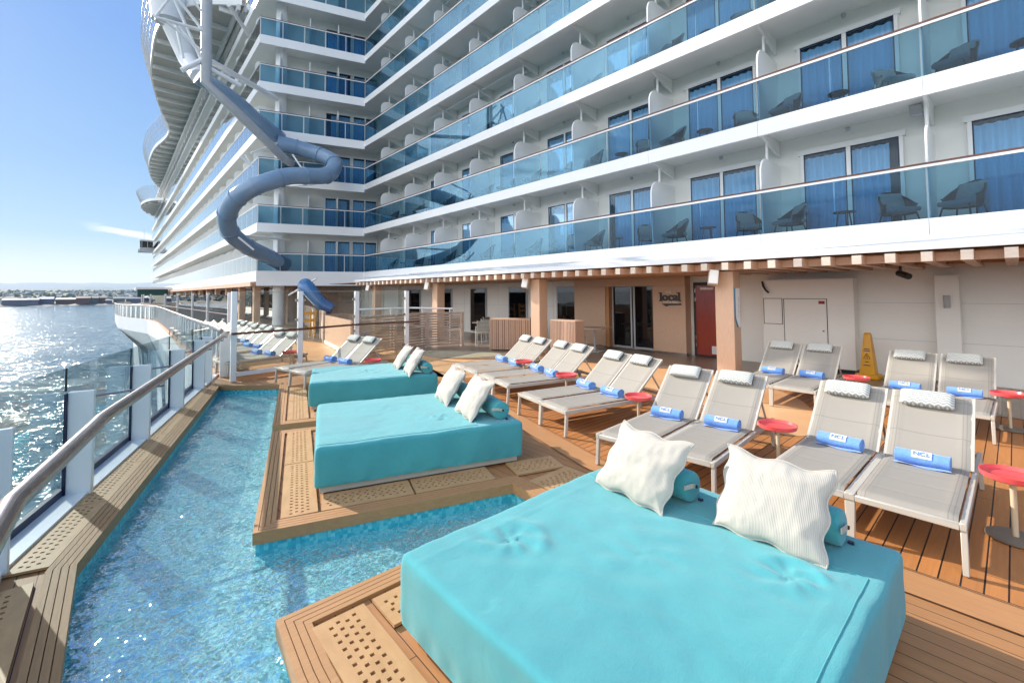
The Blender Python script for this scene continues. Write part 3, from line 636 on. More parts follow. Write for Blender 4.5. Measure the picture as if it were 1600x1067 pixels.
# sliding doors: frame with header, flat panel coloured dark as the unlit room, curtain, two panes
def door_unit(c, ex, nrm, wid, hgt=2.18, full=True):
    """c bottom centre on wall, ex along wall, nrm outwards"""
    c = Vector(c); ex = Vector(ex); nr = Vector(nrm); up = Vector((0, 0, 1)); mb = MB()
    def bx(u0, u1, d0, d1, z0, z1): mb.obox(c + ex * (u0 + u1) / 2 + nr * (d0 + d1) / 2 + up * (z0 + z1) / 2, (ex, nr, up), (abs(u1 - u0), abs(d1 - d0), z1 - z0))
    hw = wid / 2
    bx(-hw - .12, hw + .12, .0, .13, hgt, hgt + .13); bx(-hw - .07, -hw, 0, .112, 0, hgt); bx(hw, hw + .07, 0, .112, 0, hgt); bx(-.045, .045, 0, .115, 0, hgt); bx(-hw, hw, 0, .11, 0, .05)
    f = mb.build('sliding_door', M['white'], ship)
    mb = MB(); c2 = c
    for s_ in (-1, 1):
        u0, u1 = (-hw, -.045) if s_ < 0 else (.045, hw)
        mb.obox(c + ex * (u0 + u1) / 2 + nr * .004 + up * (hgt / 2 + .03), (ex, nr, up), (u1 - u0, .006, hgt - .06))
    mb.build('dark_room_backing', M['room'], f)
    if full:
        mb = MB()
        for s_ in (-1, 1):
            u0, u1 = ((-hw, -.045) if s_ < 0 else (.045, hw)); gap = random.choice((0, 0, .18, .3)); 
            if s_ < 0: u0 += gap
            else: u1 -= gap * random.choice((0, 1))
            ph = random.random() * 6
            mb.grid(lambda u, v: tuple(c + ex * (u0 + (u1 - u0) * u) + nr * (.048 + .036 * math.sin(u * (30 + 3 * math.sin(ph)) + ph + .6 * math.sin(v * 3 + ph)) ) + up * (.06 + (hgt - .16) * v)), 44, 4)
        mb.build('curtain', M['curtain'], f, True)
    mb = MB()
    for s_ in (-1, 1):
        u0, u1 = (-hw, -.045) if s_ < 0 else (.045, hw)
        mb.obox(c + ex * (u0 + u1) / 2 + nr * .096 + up * (hgt / 2 + .02), (ex, nr, up), (u1 - u0, .006, hgt - .05))
    mb.build('door_glass', M['dglass'], f)
    mb = MB()
    for s_ in (-1, 1):
        u0, u1 = (-hw, -.045) if s_ < 0 else (.045, hw)
        for (a0, a1, b0, b1) in ((u0, u0 + .025, .05, hgt), (u1 - .025, u1, .05, hgt), (u0, u1, hgt - .025, hgt), (u0, u1, .05, .075)):
            mb.obox(c + ex * (a0 + a1) / 2 + nr * .104 + up * (b0 + b1) / 2, (ex, nr, up), (a1 - a0, .012, b1 - b0))
    mb.build('door_gasket', M['navy'], f)
nd = 0
for k in range(7):
    z = F0 + LV * k
    for j in range(-2, 9):
        yc = Y0 + MOD * j + 1.52
        q = P2(DX + 1.5, yc, z + 1.2)
        if yc > 28.6 or q is None or not (-150 < q[0] < 1750 and -90 < q[1] < 1130): continue
        door_unit((DX + 1.498, yc, z + .002), (0, 1, 0), (-1, 0, 0), 1.9, 2.15, full=q[2] < 26); nd += 1
for k in range(6):
    z = F0 + LV * k
    for s_ in (.14, .42):
        p = Vector((DX + 1.5, 29.2)) + (Vector((7.6, 31.0)) - Vector((DX + 1.5, 29.2))) * s_
        ex = (Vector((7.6, 31.0)) - Vector((DX + 1.5, 29.2))).normalized(); nr = Vector((ex.y, -ex.x)); nr = nr if nr.y < 0 else -nr
        door_unit((p.x + nr.x * .076, p.y + nr.y * .076, z + .002), (ex.x, ex.y, 0), (nr.x, nr.y, 0), 1.5, 2.1, full=True); nd += 1
# round column through the chamfer balconies
MB().lathe([(.33, 0), (.33, 21.6)], (7.55, 30.25, 0.01), 24).build('round_column', M['white'], ship, True)
# canopy roof: sloping white plate over the pergola, down to its edge board
mb = MB()
mb.add([(9.35, -4, 2.60), (9.35, 22.6, 2.60), (11.97, 27.6, 2.95), (11.97, -4, 2.95), (9.35, -4, 2.52), (9.35, 22.6, 2.52), (11.97, 27.6, 2.52), (11.97, -4, 2.52)], [(0, 1, 2, 3), (4, 7, 6, 5), (0, 4, 5, 1), (1, 5, 6, 2), (2, 6, 7, 3), (3, 7, 4, 0)])
mb.build('canopy_roof', M['white'], ship)
MB().box(9.22, 9.34, -4, 22.6, 2.50, 2.615).build('canopy_edge', M['white'], ship)
MB().bar((10.9, -4, 2.845), (10.9, 20, 2.845), .015, .06).build('canopy_seam', M['grey_steel'], ship)
# walls and soffit under the forward block
mb = MB(); mb.prism([(DX, 28.3), (6.5, 29.9), (6.5, 134), (14, 134), (14, 28.3)], 2.50, 2.62); mb.build('promenade_soffit', M['ceilwood'], ship)
mb = MB().box(8.6, 8.7, 33, 134, 0, 2.5); mb.build('promenade_glazing', M['darkglass'], ship)
mb = MB()
for y in (31.6, 36, 41, 46, 51, 56, 62, 68, 75, 84, 94): MB().box(6.5, 6.85, y, y + .5, 0, 2.5).build('promenade_pillar', M['clad'], ship)
mb = MB()
for i in range(60): y = 30 + i * 1.1; mb.box(5.9, 6.55, y, y + .16, 2.42, 2.62)
mb.box(5.88, 5.98, 29.6, 97, 2.38, 2.64); mb.build('promenade_beams', M['pergwood'], ship)
MB().box(8.3, 8.6, 31, 33, 0, 2.5).box(7.9, 14, 31.5, 31.7, 0, 2.5).build('stair_wall', M['slat'], ship)
mb = MB()   # hull below the deck
hp = OUTL
sk = MB()
for i in range(len(hp) - 1):
    a_, b_ = hp[i], hp[i + 1]
    sk.add([(a_[0], a_[1], 0), (b_[0], b_[1], 0), (b_[0] + .05, b_[1], -1.15), (a_[0] + .05, a_[1], -1.15)], [(0, 1, 2, 3)])
    sk.add([(a_[0] + .05, a_[1], -1.15), (b_[0] + .05, b_[1], -1.15), (max(b_[0], 2.2) + .9, b_[1], -3.8), (max(a_[0], 1.5) + .9, a_[1], -3.8)], [(0, 1, 2, 3)])
    sk.add([(max(a_[0], 1.5) + .9, a_[1], -3.8), (max(b_[0], 2.2) + .9, b_[1], -3.8), (3.6, b_[1], SEA_Z - 1), (3.6, a_[1], SEA_Z - 1)], [(0, 1, 2, 3)])
sk.build('hull', M['hull'], ship)
# upper wavy deck high on the forward side
def spl(P, k=5):
    out = []; n = len(P)
    for i in range(n - 1):
        p0 = Vector(P[max(i - 1, 0)]); p1 = Vector(P[i]); p2 = Vector(P[i + 1]); p3 = Vector(P[min(i + 2, n - 1)])
        for t in range(k):
            t /= k; out.append(.5 * ((2 * p1) + (p2 - p0) * t + (2 * p0 - 5 * p1 + 4 * p2 - p3) * t * t + (3 * p1 - p0 - 3 * p2 + p3) * t ** 3))
    return out + [Vector(P[-1])]
wave1 = spl([(6.2, 35), (3.4, 37.5), (2.05, 41.7), (1.92, 48.4), (2.25, 53.6), (3.2, 60.5), (4.35, 66.5), (4.5, 71), (3.6, 78.6), (3.5, 89), (4.4, 99), (6.2, 108)])
wave2 = spl([(6.2, 101), (4.2, 104), (3.35, 110), (4.1, 117), (6.2, 123)])
for W_, zz in ((wave1, 22.0), (wave2, 19.0)):
    pts = [tuple(p) for p in W_]
    MB().prism(pts + [(8.5, pts[-1][1]), (8.5, pts[0][1])], zz, zz + .35).build('wavy_deck', M['soffit2'], ship)
    mb = MB()
    for i in range(len(pts) - 1): mb.bar((*pts[i], zz + .2), (*pts[i + 1], zz + .2), .12, .45)
    mb.build('wavy_deck_edge', M['white'], ship)
    mb = MB(); y = pts[0][1] + 1
    while y < pts[-1][1] - 1:
        xs = [pts[i][0] + (pts[i + 1][0] - pts[i][0]) * (y - pts[i][1]) / max(1e-6, pts[i + 1][1] - pts[i][1]) for i in range(len(pts) - 1) if pts[i][1] <= y <= pts[i + 1][1]]
        if xs: mb.box(xs[0] + .1, 8.4, y, y + .12, zz - .35, zz)
        y += 2.6
    mb.box(5.9, 6.1, pts[0][1], pts[-1][1], zz - .4, zz); mb.build('deck_rib', M['white'], ship)
    mb = MB()
    for i in range(0, len(pts)):
        p = pts[i]; mb.bar((p[0], p[1], zz + .5), (p[0] - .75, p[1], zz + 2.6), .07, .07)
        if i < len(pts) - 1:
            q = pts[i + 1]; continue_ = 0; mm = ((p[0] + q[0]) / 2, (p[1] + q[1]) / 2); mb.bar((mm[0], mm[1], zz + .5), (mm[0] - .75, mm[1], zz + 2.6), .04, .04)
            for t in (.3, .53, .77, 1.0): mb.bar((p[0] - .75 * t, p[1], zz + .5 + 2.1 * t), (q[0] - .75 * t, q[1], zz + .5 + 2.1 * t), .035, .035)
    mb.build('wavy_deck_railing', M['grey_steel'], ship)
mb = MB()   # thin walkways stacked under the wavy deck
for zz, x in ((20.3, 6.15), (21.2, 5.6), (23.6, 6.6), (26.0, 6.9)): mb.box(x, 8.8, 44 if zz < 23 else 36, 134, zz - .12, zz + .12)
for zz in (20.75, 21.65): mb.box(5.85, 5.93, 44, 134, zz - .03, zz + .03)
for i in range(45): mb.box(5.86, 5.92, 44 + 2 * i, 44.08 + 2 * i, 20.3, 21.65)
mb.box(7.6, 8, 36, 134, 20, 30); mb.build('upper_walkway', M['white'], ship)
mb = MB().box(3.6, 6.2, 130, 133, 11.7, 12.3).box(3.9, 6.2, 130, 133, 12.3, 12.7).box(3.9, 6.2, 130, 133, 14.1, 14.4).box(4.2, 4.3, 130, 130.1, 12.6, 14.2).box(5.2, 5.3, 130, 130.1, 12.6, 14.2).box(4.6, 4.66, 131, 131.06, 14.4, 17)
mb.build('bridge_wing', M['grey_steel'], ship); MB().box(3.95, 6.2, 130.15, 132.9, 12.7, 14.1).build('bridge_window', M['darkglass'], ship)

# ================================================================== WALLS AND PERGOLA
pg = thing('pergola', 'long wooden pergola with projecting beam ends along the shaded wall', 'pergola', (9.5, 9.6, 2.2))
ymax = 22.4
for i in range(58):
    y = -2.2 + i * .428
    if y > ymax: break
    b_ = MB().box(9.18, 12.68, y, y + .135, 2.315, 2.465).build('beam', M['pergwood'], pg)
    MB().box(9.172, 9.184, y + .004, y + .131, 2.318, 2.462).build('beam_end', M['pergend'], b_)
MB().box(9.52, 9.62, -3.5, ymax, 2.33, 2.46).build('fascia_board', M['pergwood'], pg)
MB().box(9.62, 12.7, -3.5, ymax + 5, 2.47, 2.50).build('ceiling_panel', M['ceilwood'], pg)
MB().box(11.2, 11.3, -3.5, ymax, 2.345, 2.44).build('cross_batten', M['ceilwood'], pg)
plabel = ['wood clad pillar between the red door and the curved blue sign', 'wood clad pillar beside the slatted planter screens', 'wood clad pillar behind the louvred fence', 'farthest wood clad pillar behind the glass wind screen']
for i, y in enumerate((3.88, 9.56, 15.3, 21.0)):
    t = thing('wood_pillar', plabel[i], 'pillar', (9.8, y + .22, 0), 0, 'wood clad pillars under the pergola')
    MB().box(9.6, 9.95, y, y + .38, .012, 2.3).build('pillar_cladding', M['clad'], t, bev=.006, seg=1)
    MB().box(9.57, 9.98, y - .03, y + .41, .012, .07).build('pillar_base', M['border'], t)
rw = thing('restaurant_wall', 'white panelled wall with black windows under the pergola', 'wall', (12.75, 9, 0))
wy = [(-3.5, 2.38), (2.38, 5.2), (6.25, 6.36), (10.5, 30)]
mb = MB().box(12.72, 12.9, -3.5, 30, .0, 2.5)
mb.build('wall_face', M['white2'], rw)
mb = MB()
for z in (.8, 1.6): mb.box(12.714, 12.722, -3.5, 2.3, z, z + .006)
for y in (-1.6, -.5, 13.0, 15.2, 11.9, 17.8): mb.box(12.714, 12.722, y, y + .006, .1, 2.4)
mb.box(12.714, 12.722, 10.6, 30, 1.35, 1.356); mb.build('panel_joint', M['grey_steel'], rw)
for (y0, y1) in ((10.62, 11.62), (13.4, 14.42), (16.1, 17.2), (18.9, 20.1), (22, 23.4)):
    f = MB().box(12.66, 12.72, y0 - .07, y1 + .07, .1, 2.12).build('window_frame', M['grey_steel'], rw)
    MB().box(12.645, 12.662, y0, y1, .14, 2.06).build('window_pane', M['darkglass'], f)
mb = MB()
for y in (24.2, 26.5, 28.8): mb.box(12.5, 12.7, y, y + .25, 0, 2.5)
mb.build('wall_post', M['white2'], rw)
# wood clad entrance with glass doors
en = thing('entrance', 'wood clad entrance block with tall black double glass door', 'entrance', (12.5, 8.4, 0))
MB().box(12.38, 12.70, 9.2, 10.55, .09, 2.06).build('cladding', M['clad'], en); MB().box(12.38, 12.70, 6.36, 7.40, .09, 2.06).build('cladding', M['clad'], en)
MB().box(12.37, 12.70, 6.36, 10.55, 2.065, 2.48).build('header', M['clad'], en)
MB().box(12.40, 12.64, 9.06, 9.195, .05, 2.06).box(12.40, 12.64, 7.41, 7.43, .05, 2.06).build('door_reveal', M['border'], en)
MB().box(12.40, 12.70, 6.36, 7.4, .015, .085).box(12.40, 12.7, 9.2, 10.55, .015, .085).build('plinth', M['steel'], en)
for (y0, y1) in ((7.44, 8.22), (8.28, 9.05)):
    d = MB().box(12.58, 12.62, y0, y1, .1, 2.05).build('glass_door', M['darkglass'], en)
    MB().box(12.56, 12.58, y0, y0 + .05, .06, 2.05).box(12.56, 12.58, y1 - .05, y1, .06, 2.05).box(12.56, 12.58, y0 + .05, y1 - .05, .06, .12).build('door_frame', M['grey_steel'], d)
# lettering (made part by part, stands on the cladding)
sg = thing('wall_sign', 'dark raised lettering sign on the wood cladding beside the red door', 'sign', (12.37, 6.83, 1.72))
face = Matrix(((0, 0, -1, 0), (-1, 0, 0, 0), (0, 1, 0, 0), (0, 0, 0, 1)))   # text facing -X, reading towards -Y
def wt(nm, body, size, dy, dz, mat, bold=0, ext=.02, sx=1, par=None, dx=0):
    return text_mesh(nm, body, size, mat, par or sg, Matrix.Translation((dx, dy, dz)) @ face, ext, bold, 'CENTER', sx)
wt('letters', 'local', .34, 0, 0, M['letters'], .012, .03, 1.05)
mb = MB()
for y in (.262, .235, -.262, -.235): pass
sx_, sy_, sz_ = 12.37, 6.83, 1.72
mb.box(sx_ - .03, sx_ + .0, sy_ + .25, sy_ + .345, sz_ - .125, sz_ - .095).box(sx_ - .03, sx_, sy_ - .36, sy_ - .265, sz_ - .125, sz_ - .095).box(sx_ - .03, sx_, sy_ + .30, sy_ + .36, sz_ + .115, sz_ + .14).box(sx_ - .03, sx_, sy_ - .29, sy_ - .22, sz_ + .115, sz_ + .14)
mb.build('letter_serifs', M['letters'], sg)
wt('small_letters', 'THE', .09, .05, .14, M['cream'], .003, .012, 1.1)
wt('small_letters', 'BAR & GRILL', .085, -.05, -.15, M['cream'], .003, .012, 1.05, dx=-.03)
mb = MB(); pts = [(.27, -.20), (.12, -.28), (.02, -.25), (-.36, -.235), (-.345, -.18), (-.28, -.19)]
mb.add([(sx_ - .025, sy_ + p[0], sz_ + p[1]) for p in pts] + [(sx_, sy_ + p[0], sz_ + p[1]) for p in pts], [tuple(range(6)), tuple(range(6, 12))[::-1]] + [(i, (i + 1) % 6, (i + 1) % 6 + 6, i + 6) for i in range(6)])
mb.build('swoosh', M['letters'], sg)
# red door
rd = thing('red_door', 'glossy red wooden door with closer and white kick grille', 'door', (12.7, 5.7, 0))
MB().box(12.66, 12.74, 5.2, 6.25, .02, 2.14).build('door_frame', M['black'], rd)
lf = MB().box(12.62, 12.665, 5.26, 6.16, .06, 2.06).build('door_leaf', M['redwood'], rd, bev=.004, seg=1)
MB().box(12.55, 12.62, 5.62, 6.0, 1.93, 2.0).build('door_closer', M['white'], lf, bev=.006)
mb = MB().box(12.605, 12.62, 5.3, 5.72, .12, .34)
mb.build('kick_grille', M['white'], lf); mb = MB()
for i in range(8): mb.box(12.602, 12.606, 5.33, 5.69, .14 + .024 * i, .148 + .024 * i)
mb.build('grille_slot', M['grey_steel'], lf)
MB().box(12.57, 12.62, 5.36, 5.44, .95, 1.12).build('door_handle', M['steel'], lf, bev=.01)
mb = MB()
for z in (.3, .5, 1.6, 1.85): mb.tube([(12.61, 6.175, z), (12.61, 6.175, z + .11)], .014, 8)
mb.build('hinge', M['steel'], rd)
# sanitiser style dispenser and small signs on the pillar
t = thing('wall_dispenser', 'white dispenser mounted between the red door and wood pillar', 'dispenser', (12.6, 5.1, 1.3))
MB().box(12.55, 12.72, 4.98, 5.19, 1.13, 1.62).build('dispenser_body', M['white'], t, bev=.02); MB().box(12.545, 12.552, 5.05, 5.12, 1.35, 1.55).build('dispenser_label', M['grey_steel'], t)
t = thing('curved_sign', 'tall white sign with blue curved edge on the near wood pillar', 'sign', (9.78, 3.86, 1.5))
def curved(nm, mat, off, x0, x1, par):
    mb = MB(); P = []
    for i in range(13):
        z = 1.95 - .82 * i / 12; e = max(0, (1.35 - z) / .22); P.append((x0 + .13 * e ** 1.3, x1 if z > 1.13 else x1, z))
    vs = []
    for (u, w_, z) in P: vs += [(min(u, w_ - .002), 3.862 - off, z), (w_, 3.862 - off, z), (w_, 3.874, z), (min(u, w_ - .002), 3.874, z)]
    fs = []
    for i in range(12):
        for k in range(4): fs.append((i * 4 + k, i * 4 + (k + 1) % 4, (i + 1) * 4 + (k + 1) % 4, (i + 1) * 4 + k))
    fs += [(0, 1, 2, 3), (48, 49, 50, 51)]
    return mb.add(vs, fs).build(nm, mat, par)
curved('sign_panel', M['white'], .008, 9.655, 9.86, t); curved('sign_edge', base('sign_blue', (.02, .16, .30), .4)[0], .002, 9.62, 9.80, t)
mb = MB()
for i in range(10): mb.box(9.76, 9.775 + .02 * ((i * 7) % 3) / 2, 3.848, 3.853, 1.35 + i * .045, 1.372 + i * .045)
mb.build('sign_marks', M['grey_steel'], t)
# speakers on the pillars
def speaker(y, lb, src=None):
    t = thing('speaker', lb, 'loudspeaker', (9.42, y, 2.2), 0, 'loudspeakers on the pillars')
    R_ = Matrix.Rotation(.25, 3, 'Y') @ Matrix.Rotation(.5, 3, 'Z')
    e = [R_ @ Vector(v) for v in ((1, 0, 0), (0, 1, 0), (0, 0, 1))]; c = Vector((9.40, y, 2.17))
    MB().obox(c, e, (.2, .2, .32)).build('speaker_box', M['beige'], t, bev=.02)
    MB().obox(c - e[0] * .103, e, (.006, .17, .28)).build('speaker_grille', M['white2'], t)
    MB().bar(tuple(c + e[0] * .09), (9.6, y + .05, 2.17), .03, .05).build('mount_arm', M['black'], t)
speaker(4.2, 'beige loudspeaker on the near pillar by the red door'); speaker(9.95, 'beige loudspeaker on the pillar beside the slatted planter screens'); speaker(15.7, 'small loudspeaker on the pillar behind the louvred fence'); speaker(21.3, 'farthest small loudspeaker above the blue slide exit')
# service cupboard
cb = thing('service_cupboard', 'large cream service cupboard with square hatch and flush door', 'cupboard', (12.5, 3.3, 0))
MB().box(12.3, 12.7, 2.38, 4.27, .10, 2.16).build('cupboard_body', M['white2'], cb, bev=.008, seg=1)
MB().box(12.34, 12.7, 2.42, 4.23, .015, .095).build('plinth', M['black'], cb)
def outline(nm, y0, y1, z0, z1, par, t_=.012, x=12.292):
    mb = MB().box(x, x + .006, y0, y0 + t_, z0, z1).box(x, x + .006, y1 - t_, y1, z0, z1).box(x, x + .006, y0 + t_, y1 - t_, z1 - t_, z1).box(x, x + .006, y0 + t_, y1 - t_, z0, z0 + t_)
    return mb.build(nm, M['black'], par)
h_ = MB().box(12.290, 12.302, 3.83, 4.22, 1.08, 1.68).build('hatch', M['white2'], cb); outline('hatch_gap', 3.81, 4.24, 1.06, 1.70, h_)
d_ = MB().box(12.290, 12.302, 2.90, 3.77, .12, 1.68).build('cupboard_door', M['white2'], cb); outline('door_gap', 2.885, 3.785, .115, 1.695, d_)
MB().lathe([(.02, 0), (.02, .03)], (0, 0, 0), 12).build('door_lock', M['steel'], d_).location = (12.285, 2.97, .93)
sgn = MB().box(12.284, 12.290, 2.93, 3.05, 1.57, 1.64).build('red_label', base('label_red', (.35, .02, .02), .5)[0], cb)
# boxed post with wall lamp, dome camera
t = thing('boxed_post', 'narrow cream boxed post standing against the long white wall', 'post', (12.5, .9, 0))
MB().box(12.42, 12.70, .72, 1.08, .015, 2.17).build('post_casing', M['white2'], t, bev=.006, seg=1)
t = thing('wall_lamp', 'small grey cylinder wall lamp on the boxed post', 'lamp', (12.38, .9, 1.6))
MB().lathe([(.045, 0), (.05, .01), (.05, .24), (.045, .25)], (12.365, .9, 1.52), 16).build('lamp_body', M['grey_steel'], t, True); MB().box(12.37, 12.42, .88, .92, 1.6, 1.68).build('lamp_bracket', M['grey_steel'], t)
t = thing('security_camera', 'black bullet camera hanging from the pergola near the boxed post', 'camera', (10.6, 1.35, 2.3))
MB().tube([(10.55, 1.35, 2.32), (10.55, 1.35, 2.2), (10.52, 1.33, 2.17)], .02, 8).build('camera_mount', M['black'], t); MB().tube([(10.6, 1.38, 2.19), (10.4, 1.22, 2.12)], .055, 12).build('camera_body', M['black'], t, True)
t = thing('wall_bracket', 'small dark curved bracket on the wall left of the cupboard', 'bracket', (12.2, 4.3, 2.0))
MB().tube([(12.28, 4.25, 2.12), (12.26, 4.22, 2.0), (12.22, 4.15, 1.9), (12.2, 4.08, 1.84)], .025, 8).build('bracket_arm', M['letters'], t, True)
# wet floor sign
wf = thing('wet_floor_sign', 'tall yellow wet floor cone sign beside the cream cupboard', 'sign', (12.05, 2.12, .014), -.15)
prof = [(.17, 0), (.17, .04), (.15, .06), (.135, .10), (.06, .93), (.045, .96)]
def sq(pr, sx=1, sy=.8):
    mb = MB(); vs = []
    for (r, z) in pr: vs += [(-r * sy, -r * sx, z), (r * sy, -r * sx, z), (r * sy, r * sx, z), (-r * sy, r * sx, z)]
    fs = [(i * 4 + k, i * 4 + (k + 1) % 4, (i + 1) * 4 + (k + 1) % 4, (i + 1) * 4 + k) for i in range(len(pr) - 1) for k in range(4)] + [(3, 2, 1, 0), tuple(range(len(pr) * 4 - 4, len(pr) * 4))]
    return mb.add(vs, fs)
sq(prof).build('cone_body', M['yellow'], wf, bev=.008, world=False); sq([(.2, 0), (.2, .09), (.165, .1)]).build('cone_foot', M['yellow'], wf, bev=.01, world=False)
mb = MB()
for (y0, y1, z0) in ((-.05, .05, .62), (-.055, .055, .58), (-.03, .03, .35), (-.06, .06, .28)):
    xf = -.8 * (.135 - .075 * (z0 - .1) / .83) - .003; mb.obox((xf, 0, z0), ((1, 0, 0), (0, 1, 0), (0, 0, 1)), (.006, y1 - y0, .014))
tri_ = [(0, .53), (-.06, .42), (.06, .42)]
for i in range(3):
    a_, b_ = tri_[i], tri_[(i + 1) % 3]; xf = lambda z: -.8 * (.135 - .075 * (z - .1) / .83) - .004
    mb.bar((xf(a_[1]), a_[0], a_[1]), (xf(b_[1]), b_[0], b_[1]), .006, .012, (1, 0, 0))
mb.bar((xf(.47), .012, .49), (xf(.44), -.02, .435), .008, .012, (1, 0, 0)); mb.build('warning_marks', M['black'], wf, world=False)

# ================================================================== GLASS RAILING (left)
gr = thing('glass_railing', 'glass railing with white blade posts along the pool edge', 'railing', (.3, 7.6, 0))
pd = Vector((1.49, 4.9)).normalized(); pn = Vector((-pd.y, pd.x))     # outward
p1 = Vector((-.215, 5.95))
bases = [p1 + pd * d for d in (0, 1.72, 3.50, 5.17, 5.95)] + [Vector((-.60, 4.63)), Vector((-.64, 2.9)), Vector((-.66, 1.2)), Vector((-.68, -.5))]
for i, b0 in enumerate(bases):
    d_, n_ = (pd, pn) if i < 5 else (Vector((0, 1)), Vector((-1, 0)))
    c = b0 - n_ * .0 + d_ * 0
    MB().obox((c.x, c.y, .50), ((n_.x, n_.y, 0), (d_.x, d_.y, 0), (0, 0, 1)), (.19, .055, .99)).build('blade_post', M['white'], gr, bev=.006, seg=1)
    c2 = b0 + n_ * .105; MB().obox((c2.x, c2.y, .5), ((n_.x, n_.y, 0), (d_.x, d_.y, 0), (0, 0, 1)), (.02, .09, .97)).build('gasket', M['navy'], gr)
runs = [(bases[8], bases[7], 1), (bases[7], bases[6], 1), (bases[6], bases[5], 1), (bases[5], bases[0], 0), (bases[0], bases[1], 0), (bases[1], bases[2], 0), (bases[2], bases[3], 0), (bases[3], bases[4], 0), (bases[4], bases[4] + pd * .9, 0)]
for (a_, b_, st_) in runs:
    n_ = Vector((-1, 0)) if st_ else pn
    A_ = a_ + n_ * .125; B_ = b_ + n_ * .125; u = (B_ - A_).normalized(); A2 = A_ + u * .012; B2 = B_ - u * .012
    MB().bar((A2.x, A2.y, .64), (B2.x, B2.y, .64), .012, 1.16).build('glass_panel', M['rglass'], gr)
    MB().bar((A2.x, A2.y, .06), (B2.x, B2.y, .06), .04, .10).build('bottom_channel', M['navy'], gr)
    A3 = a_ + n_ * .03; B3 = b_ + n_ * .03
    MB().bar((A3.x, A3.y, .02), (B3.x, B3.y, .02), .20, .05).build('sill', M['white'], gr)
    mb = MB().bar((A2.x, A2.y, 1.0), (A2.x, A2.y, 1.215), .014, .016, (1, 0, 0)); mb.build('glass_seam', M['black'], gr)
hr = [(-.34, -1.2, 1.05), (-.33, 2.69, 1.05), (-.075, 4.16, 1.05), (-.03, 4.36, 1.05), (1.89, 11.70, 1.05)]
MB().tube([(-.38, -1.5, 1.05), (-.335, 1.2, 1.05), (-.30, 2.75, 1.05), (-.085, 4.0, 1.05), (-.055, 4.2, 1.05), (-.01, 4.38, 1.05), (.9, 7.85, 1.05), (1.90, 11.72, 1.05)], .043, 24).build('handrail', M['steel'], gr, True)
MB().lathe([(.03, 0), (.03, .004)], (0, 0, 0), 20).build('rail_joint', M['grey_steel'], gr).location = Vector((-.01, 4.38, 1.05)) - Vector(gr.location)
for i in (0, 1, 2, 3, 4):
    b0 = bases[i]; t_ = (b0.y - 4.38) / 7.34; xr = -.01 + 1.91 * t_
    MB().tube([(b0.x + .0, b0.y, .93), (xr, b0.y - .02, .96), (xr, b0.y - .02, 1.03)], .011, 8).build('rail_bracket', M['steel'], gr)

# ================================================================== GLASS WIND SCREEN
ws = thing('wind_screen', 'tall clear glass wind screen with white posts and dark rail', 'screen', (4.2, 11.8, 0))
px_ = [(1.95, 11.35), (3.40, 11.65), (5.02, 12.15), (6.50, 12.05)]
for i, (x, y) in enumerate(px_):
    MB().box(x - .055, x + .055, y - .05, y + .05, .01, 1.97).build('screen_post', M['white'], ws, bev=.006, seg=1)
    mb = MB()
    for z in (.35, .95 - .1, 1.25, 1.72):
        for s_ in (-1, 1):
            if (i == 0 and s_ < 0) or (i == 3 and s_ > 0): continue
            MB().box(x + s_ * .09 - .03, x + s_ * .09 + .03, y - .03, y + .03, z, z + .06).build('glass_clamp', M['steel'], ws)
for i in range(3):
    (x0, y0), (x1, y1) = px_[i], px_[i + 1]; u = Vector((x1 - x0, y1 - y0)).normalized() * .075
    MB().bar((x0 + u.x, y0 + u.y, 1.03), (x1 - u.x, y1 - u.y, 1.03), .012, 1.86).build('glass_pane', M['cglass'], ws)
    MB().bar((x0 + u.x, y0 + u.y, 1.965), (x1 - u.x, y1 - u.y, 1.965), .014, .008).build('glass_edge', M['grey_steel'], ws)
MB().tube([(1.9, 11.28, 1.05)] + [(x, y - .07, 1.05) for x, y in px_[1:]] + [(6.9, 12.0, 1.05)], .026, 12).build('dark_rail', M['railwood'], ws, True)
MB().bar((2.0, 11.37, .16), (3.35, 11.64, .16), .06, .09).build('toe_rail', M['white'], ws)

# promenade railing further forward, with the white bulge
pr = thing('promenade_railing', 'white slatted promenade railing curving out over the water', 'railing', (1.5, 40, 0))
path = spl([(1.85, 12.2), (1.95, 14.3), (2.0, 19.7), (2.15, 28.6), (2.3, 39), (2.0, 46), (.3, 56.5), (.1, 71), (1.5, 82)], 10)
acc = 0; mb = MB(); ms = []; gl_ = MB()
for i in range(len(path) - 1):
    a_, b_ = path[i], path[i + 1]; L = (b_ - a_).length; u = (b_ - a_).normalized(); n_ = Vector((-u.y, u.x))
    step = 1.5 if a_.y > 11 else 1
    while acc < L:
        p = a_ + u * acc; ms.append((p, u, n_)); acc += .95 if p.y < 45 else 1.45
    acc -= L
    gl_.bar((a_.x, a_.y, .56), (b_.x, b_.y, .56), .012, .95)
for (p, u, n_) in ms:
    MB().obox((p.x - n_.x * .1, p.y - n_.y * .1, .5), ((n_.x, n_.y, 0), (u.x, u.y, 0), (0, 0, 1)), (.24, .07 if p.y < 45 else .45, .98)).build('blade_post', M['white'], pr)
gl_.build('glass_run', M['rglass'], pr)
MB().tube([(p.x, p.y, 1.07) for p in path], .045, 10).build('handrail', M['steel'], pr, True)
ow = spl([(2.6, 30), (2.8, 42), (2.2, 50), (1.6, 60), (1.9, 75)], 6)
for i, (x, y) in enumerate([(2.7, 34), (2.9, 38), (3.0, 42), (2.9, 46), (2.4, 50), (1.9, 55), (1.6, 62), (1.8, 70)]):
    pass
sc2 = thing('far_wind_screen', 'row of white posts and glass on the far promenade bulge', 'screen', (3.2, 36, 0))
